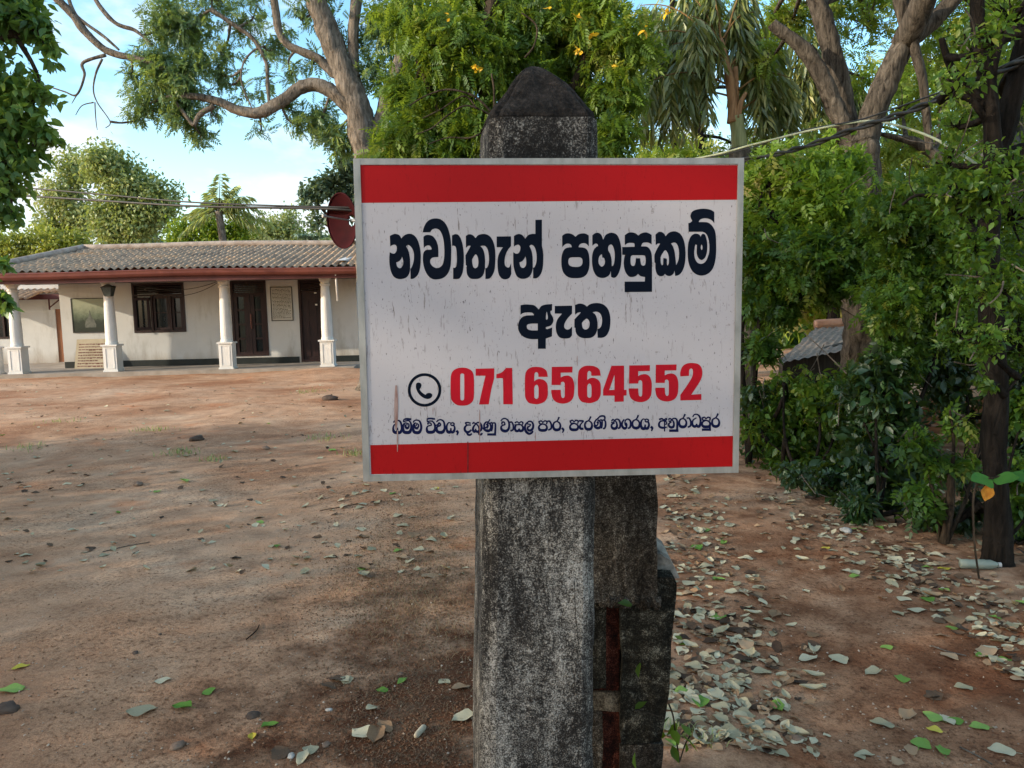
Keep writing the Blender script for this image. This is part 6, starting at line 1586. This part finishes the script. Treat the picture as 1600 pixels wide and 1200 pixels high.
# the crowd
regions = [
 ('in the litter band right of the post', 118, lambda: (rng.normal(1130, 75), rng.uniform(770, 1195)), lambda x, y: x > 1040 and x < 1330 and (x - 1045) < 62 + (y - 760) * .62, (.55, .26, .09, .0, .1)),
 ('along the foot of the bushes beside the path', 62, lambda: (rng.uniform(1290, 1600), rng.uniform(800, 1100)), lambda x, y: abs(y - (830 + (x - 1320) * .62)) < 48 + (x - 1300) * .06, (.55, .26, .07, .02, .1)),
 ('scattered on the open path', 24, lambda: (rng.uniform(1180, 1600), rng.uniform(800, 1195)), lambda x, y: y > 760 + (x - 1150) * .5, (.45, .35, .07, .0, .13)),
 ('on the dry grass left of the post', 30, lambda: (rng.uniform(560, 745), rng.uniform(750, 900)), lambda x, y: True, (.6, .25, .1, .0, .05)),
 ('strewn over the bare yard in front of the house', 28, lambda: (rng.uniform(0, 560), rng.uniform(640, 900)), lambda x, y: True, (.62, .2, .13, .02, .03)),
 ('on the dark humus in front of the post', 16, lambda: (rng.uniform(420, 745), rng.uniform(980, 1190)), lambda x, y: x > 500 or y > 1100, (.5, .3, .05, .0, .15))]
cols = ['pale grey-green', 'tan', 'fresh green', 'yellow', 'dark brown']
for where, n, gen, ok, pr in regions:
    k = 0
    pr = np.array(pr) / sum(pr)
    while k < n:
        x, y = gen()
        if not ok(x, y) or y > 1198: continue
        p = G(x, y)
        if abs(p[0] - .12) < .14 and 1.5 < p[1] < 2.3: continue
        col = cols[rng.choice(5, p=pr)]
        put_leaf(p[0], p[1], col, rng.uniform(.055, .105), f'{col} fallen leaf {where}', f'{col} leaves {where}')
        k += 1
# everything smaller or further: one mass
def litter(name, n, gen, smin, smax, mat, kindlabel, cat, shp=None):
    VV = []; FF = []; AA = []; nb_ = 0; k = 0
    while k < n:
        p = gen()
        if p is None: continue
        V, Fq = SHAPES[rng.integers(8)] if shp is None else shp(k)
        s = rng.uniform(smin, smax); a = rng.uniform(0, 6.28); tx, ty = rng.normal(0, .2, 2)
        Rz = np.array(Matrix.Rotation(a, 3, 'Z') @ Matrix.Rotation(tx, 3, 'X') @ Matrix.Rotation(ty, 3, 'Y'))
        q = (V * s) @ Rz.T
        q[:, 2] -= q[:, 2].min() - .001
        VV.append(q + np.array([p[0], p[1], float(gz(p[0], p[1]))])); FF.append(Fq + nb_); nb_ += len(V); AA.append(np.full(len(Fq), rng.random())); k += 1
    return tag(obj(name, np.concatenate(VV), np.concatenate(FF), mat, None, True, np.concatenate(AA)), kindlabel, cat, kind='stuff')
def genr():
    u = rng.random()
    if u < .45:
        y = rng.uniform(745, 1199); x = rng.normal(1062 + (y - 745) * .15, 28 + (y - 745) * .15)
    elif u < .72: x = rng.uniform(1180, 1640); y = 770 + (x - 1200) * .55 + rng.normal(0, 34)
    else:
        x, y = rng.uniform(1160, 1700), rng.uniform(690, 880)
        if y > 715 + (x - 1170) * .5: return None
    if y > 1240 or x < 1035: return None
    return G(x, y)
litter('leaf_litter', 620, genr, .03, .07, LIT['pale grey-green'], 'pale dry leaf litter massed along both sides of the path', 'leaf litter')
litter('leaf_litter', 300, genr, .03, .07, LIT['dark brown'], 'dark brown rotting leaf litter mixed along both sides of the path', 'leaf litter')
litter('leaf_litter', 560, genr, .03, .065, LIT['tan'], 'tan dry leaf litter mixed along both sides of the path', 'leaf litter')
def genl():
    x, y = rng.uniform(-40, 740), 600 + 300 * rng.random() ** 1.6
    return G(x, y)
litter('leaf_litter', 330, genl, .03, .08, LIT['pale grey-green'], 'pale bits of leaf scattered over the yard before the house', 'leaf litter')
litter('leaf_litter', 160, genl, .03, .07, LIT['dark brown'], 'dark bits of leaf scattered over the yard before the house', 'leaf litter')
# chips, clods and grit
CH = []
for k in range(6):
    v = np.array([(math.cos(a), math.sin(a), 0) for a in np.linspace(0, 6.28, 5, endpoint=False)]) * rng.uniform(.4, 1, (5, 1))
    v = np.concatenate([v, rng.normal(0, .2, (1, 3)) + [0, 0, .55]]); CH.append((v, np.array([(i, (i + 1) % 5, 5) for i in range(5)])))
def geng():
    x, y = rng.uniform(-60, 1660), 640 + 560 * rng.random() ** .8
    p = G(x, y)
    return p if p[1] < 11 else None
M_CL1 = litmat('dark_soil_crumb', (.09, .045, .025), (.24, .13, .075)); M_CL2 = litmat('pale_grit', (.24, .16, .11), (.5, .4, .31)); 
litter('soil_crumbs', 3000, geng, .0025, .008, M_CL1, 'dark crumbs of soil and bark strewn over the ground', 'soil crumbs', lambda k: CH[k % 6])
litter('soil_crumbs', 1500, geng, .003, .009, M_CL2, 'pale grit and chips strewn over the ground', 'grit', lambda k: CH[k % 6])
def genh():
    x, y = rng.normal(640, 95), rng.uniform(760, 1199)
    if x > 760: return None
    return G(x, y)
litter('soil_crumbs', 6500, genh, .003, .0085, M_CL1, 'dark crumbly humus heaped left of the post', 'humus', lambda k: CH[k % 6])
# dry grass and straw
V = []; F = []; A = []
def blade(p, h, w, bend, col):
    b = len(V); a = rng.uniform(0, 6.28); d = np.array([math.cos(a), math.sin(a), 0]); s = np.array([-d[1], d[0], 0]) * w
    z = float(gz(p[0], p[1])); o = np.array([p[0], p[1], z])
    V.extend([o - s, o + s, o + d * h * bend * .4 + s * .7 + [0, 0, h * .6], o + d * h * bend * .4 - s * .7 + [0, 0, h * .6], o + d * h * bend + [0, 0, h * .75]])
    F.extend([(b, b + 1, b + 2), (b, b + 2, b + 3), (b + 3, b + 2, b + 4)]); A.extend([col] * 3)
for k in range(6500):
    x = rng.normal(650, 75); y = rng.normal(880, 75)
    if x > 752 or y < 755: continue
    p = G(x, y); blade(p, rng.uniform(.008, .032), .0011, rng.uniform(.5, 2.2), rng.random())
for k in range(1800):
    x = rng.uniform(380, 752); y = rng.uniform(700, 1000)
    p = G(x, y); blade(p, rng.uniform(.006, .02), .0012, rng.uniform(.8, 2.5), rng.random())
for k in range(9000):
    x = rng.normal(640, 90); y = rng.uniform(770, 1195)
    if x > 752 or x < 380: continue
    p = G(x, y); blade(p, rng.uniform(.004, .012), .0011, rng.uniform(1.5, 4.0), .75 * rng.random() * (1.0 if y < 960 else .6))
m = leafmat('dry_grass_blade', [(0.0, (.10, .055, .03)), (.6, (.24, .15, .085)), (1, (.34, .25, .13))], .2, .05)
tag(obj('dry_grass', np.array(V), np.array(F), m, None, attr=np.array(A)), 'short dry brown grass left of the post', 'grass', kind='stuff')
V = []; F = []; A = []
for (cx, cy, n, rr_) in ((235, 672, 70, .25), (280, 712, 80, .2), (505, 685, 60, .25), (480, 612, 60, .3), (40, 700, 60, .25), (555, 710, 50, .15), (335, 720, 40, .15), (100, 660, 40, .25)):
    c = G(cx, cy)
    for k in range(n): blade(c + rng.normal(size=3) * rr_ * .5, rng.uniform(.03, .09), .004, rng.uniform(.3, 1.2), rng.random())
for (cx, cy, n) in ((1056, 1165, 36), (1085, 1178, 26), (1110, 1190, 20)):
    c = G(cx, cy)
    for k in range(n): blade(c + rng.normal(size=3) * .03, rng.uniform(.015, .05), .002, rng.uniform(.3, 1.2), rng.random())
tag(obj('green_grass', np.array(V), np.array(F), LEAF['olive'], None, attr=np.array(A)), 'sparse green tufts of grass on the bare ground', 'grass', kind='stuff')
# a small creeper at the foot of the pier
t = thing('creeper', G(1060, 1185), 'small green creeper with angular leaves climbing at the foot of the ruined pier', 'plant')
mb = MB()
pts = [P(1062, 1190, 2.2), P(1056, 1150, 2.15), P(1052, 1120, 2.12), P(1045, 1100, 2.05)]
mb.tube(crom(pts, 5), .0025, 5); mb.tube(crom([P(1062, 1190, 2.2), P(1070, 1165, 2.2), P(1078, 1150, 2.22)], 5), .0022, 5); mb.tube(crom([P(1030, 1120, 1.985), P(1010, 1113, 1.98), P(995, 1110, 1.98)], 5), .0018, 5)
mb.build('stem', BARK_BROWN, t)
for (x, y, Yd, sz) in ((1046, 1120, 2.08, .055), (1050, 1140, 2.12, .055), (1058, 1130, 2.14, .05), (1066, 1150, 2.18, .06), (1072, 1160, 2.2, .05), (1040, 1150, 2.1, .055), (1050, 1165, 2.15, .06), (1078, 1150, 2.22, .05), (1060, 1008, 2.2, .05), (1066, 1000, 2.25, .045), (992, 1108, 1.985, .042), (992, 1175, 1.985, .042), (988, 945, 1.985, .04), (1000, 1035, 1.985, .04)):
    cr_ = Crown(); cr_.add(np.array([P(x, y, Yd)]), sz, 'oval', .5, .3, .2); cr_.build('leaf', LEAF['bush'], t)

# ------------------------------------------------------------------ stones, stick, rubbish
def rock(name, label, px, py, s, mat, cat='stone', flat=.6, seed=0, yaw=0):
    p = G(px, py); z = float(gz(p[0], p[1]))
    V = []; F = []; nu, nv_ = 12, 8
    for i in range(nv_ + 1):
        th = math.pi * i / nv_
        for j in range(nu):
            ph = 2 * math.pi * j / nu
            d = np.array([math.sin(th) * math.cos(ph), math.sin(th) * math.sin(ph), math.cos(th)])
            r = 1 + .35 * mnoise.noise(Vector(d * 1.6 + seed)) + .12 * mnoise.noise(Vector(d * 4 + seed))
            q = d * r * s; q[2] *= flat; q[0] *= 1.35
            V.append(np.array([p[0] + q[0] * math.cos(yaw) - q[1] * math.sin(yaw), p[1] + q[0] * math.sin(yaw) + q[1] * math.cos(yaw), z + q[2] + s * flat * .35]))
    for i in range(nv_):
        for j in range(nu): F.append((i * nu + j, (i + 1) * nu + j, (i + 1) * nu + (j + 1) % nu, i * nu + (j + 1) % nu))
    tag(obj(name, V, F, mat, None, True, origin=(p[0], p[1], z)), label, cat)
M_ST = simple('dull_stone', [(0.3, (0.11, 0.07, 0.05)), (0.7, (0.26, 0.18, 0.13))], 14, (1, 1, 1), .95, .6, .01)
M_STD = simple('dark_stone', [(0.3, (0.045, 0.03, 0.024)), (0.7, (0.12, 0.085, 0.066))], 14, (1, 1, 1), .95, .6, .01)
M_STW = simple('whitish_stone', [(0.3, (0.3, 0.28, 0.25)), (0.7, (0.55, 0.52, 0.48))], 14, (1, 1, 1), .9, .5, .008)
for i, (px, py, s, mt, lab) in enumerate((
 (308, 690, .10, M_STD, 'dark hump of stone in the middle of the bare yard'), (515, 626, .14, M_STD, 'dark stone far back in the yard near the sign edge'),
 (415, 700, .06, M_ST, 'dull stone beside pale leaves in the mid yard'), (216, 756, .055, M_ST, 'grey-brown stone on the reddish soil in the left yard'), (212, 1025, .018, M_STD, 'small black lump on the bare dirt at the lower left'),
 (250, 994, .011, M_STD, 'tiny dark pebble on the smooth dirt patch'), (395, 1115, .03, M_STD, 'dark flat stone on the humus edge at lower centre left'), (278, 1167, .032, M_ST, 'brown half-buried stone at the bottom edge left'), (715, 1072, .016, M_STW, 'white chip on the humus left of the post'),
 (625, 1050, .016, M_ST, 'small grey stone on the dark humus'), (514, 1107, .015, M_STW, 'white chip pointing sideways on the humus'), (455, 1182, .018, M_STW, 'pale shard at the bottom edge in the humus'), (510, 1165, .02, M_ST, 'grey shard just above the bottom edge in the humus'),
 (1322, 830, .05, M_STW, 'whitish crumpled lump among leaves at the far side of the path'), (1430, 888, .04, M_STD, 'dark stone in the leaves near the bare shrub'), (1245, 1168, .028, M_ST, 'grey stone in the litter by the bottom edge'), (12, 1120, .05, M_STD, 'half-buried dark brick lump at the left border'))):
    rock('stone', lab, px, py, s * .75, mt, 'stone', .55, i * 3.7, random.uniform(0, 3))
# pale stub of dried stalk with a tuft
p = G(655, 1150); z = float(gz(p[0], p[1]))
t = thing('dried_stalk', (p[0], p[1], z), 'short pale dried stalk stub lying on the humus left of the post', 'stalk')
mb = MB(); mb.tube(crom([p + [-.012, -.025, .012], p + [0, 0, .014], p + [.016, .035, .016]], 4), [.006, .009, .0105, .011, .011, .0115, .0115, .011, .009], 9, wob=.25); mb.build('stub', simple('pale_pith', [(0.3, (.28, .24, .17)), (.7, (.5, .45, .35))], 40), t, True)
mb = MB(); mb.tube(crom([p + [.016, .035, .016], p + [.02, .07, .012], p + [.035, .1, .02]], 4), .0015, 5); mb.build('thread', BARK_BROWN, t)
# clear plastic bottle by the dark tree
p = G(1530, 888); z = float(gz(p[0], p[1])) + .03
t = thing('plastic_bottle', (p[0], p[1], z - .03), 'dusty greenish plastic bottle lying at the foot of the dark path tree', 'bottle')
d = np.array([.97, -.22, 0.02])
m, nt, out = newmat('dusty_green_plastic'); b = N(nt, 'ShaderNodeBsdfPrincipled'); b.inputs['Base Color'].default_value = (.3, .36, .31, 1); b.inputs['Roughness'].default_value = .3; b.inputs['Transmission Weight'].default_value = .35; nt.links.new(b.outputs[0], out.inputs[0])
mb = MB(); prof = [(-.105, .020), (-.10, .027), (-.06, .029), (-.055, .027), (-.02, .027), (-.015, .029), (.03, .029), (.035, .027), (.06, .028), (.085, .018), (.098, .0125)]
mb.tube([p + [0, 0, z - p[2]] + d * a for a, r in prof], [r for a, r in prof], 14); mb.build('bottle_body', m, t, True)
mb = MB(); mb.tube([p + [0, 0, z - p[2]] + d * a for a in (.099, .115)], .0145, 12); mb.build('cap', M_DIGIT if False else simple('pale_cap', [(.3, (.3, .32, .33)), (.7, (.4, .42, .43))]), t)
# twigs
for i, (pp, lab) in enumerate((
 ([(160, 860), (195, 852), (235, 846), (258, 800)][:3], 'thin straw-coloured twig on the bare dirt at left'), ([(385, 1000), (400, 985), (405, 975)], 'short pale twig at the edge of the humus'),
 ([(1455, 1010), (1480, 1018), (1510, 1024)], 'thin brown twig on the right of the path'), ([(1110, 994), (1140, 1000), (1180, 1002)], 'dark twig in the litter right of the pier'),
 ([(1500, 1165), (1530, 1180), (1550, 1192)], 'pale straw at the lower right corner'), ([(500, 800), (530, 796), (565, 790)], 'thin straw below the sign on the left'), ([(1600, 945), (1580, 948), (1545, 940)], 'dark twig by the right border under the bushes'))):
    pts = [G(x, y) + [0, 0, float(gz(*G(x, y)[:2])) + .006] for x, y in pp]
    mb = MB(); mb.tube(crom(pts, 5), .003, 5, wob=.3); tag(mb.build('twig', BARK_PALE if i % 2 == 0 else BARK_DARK, None, True, origin=pts[0]), lab, 'twig')
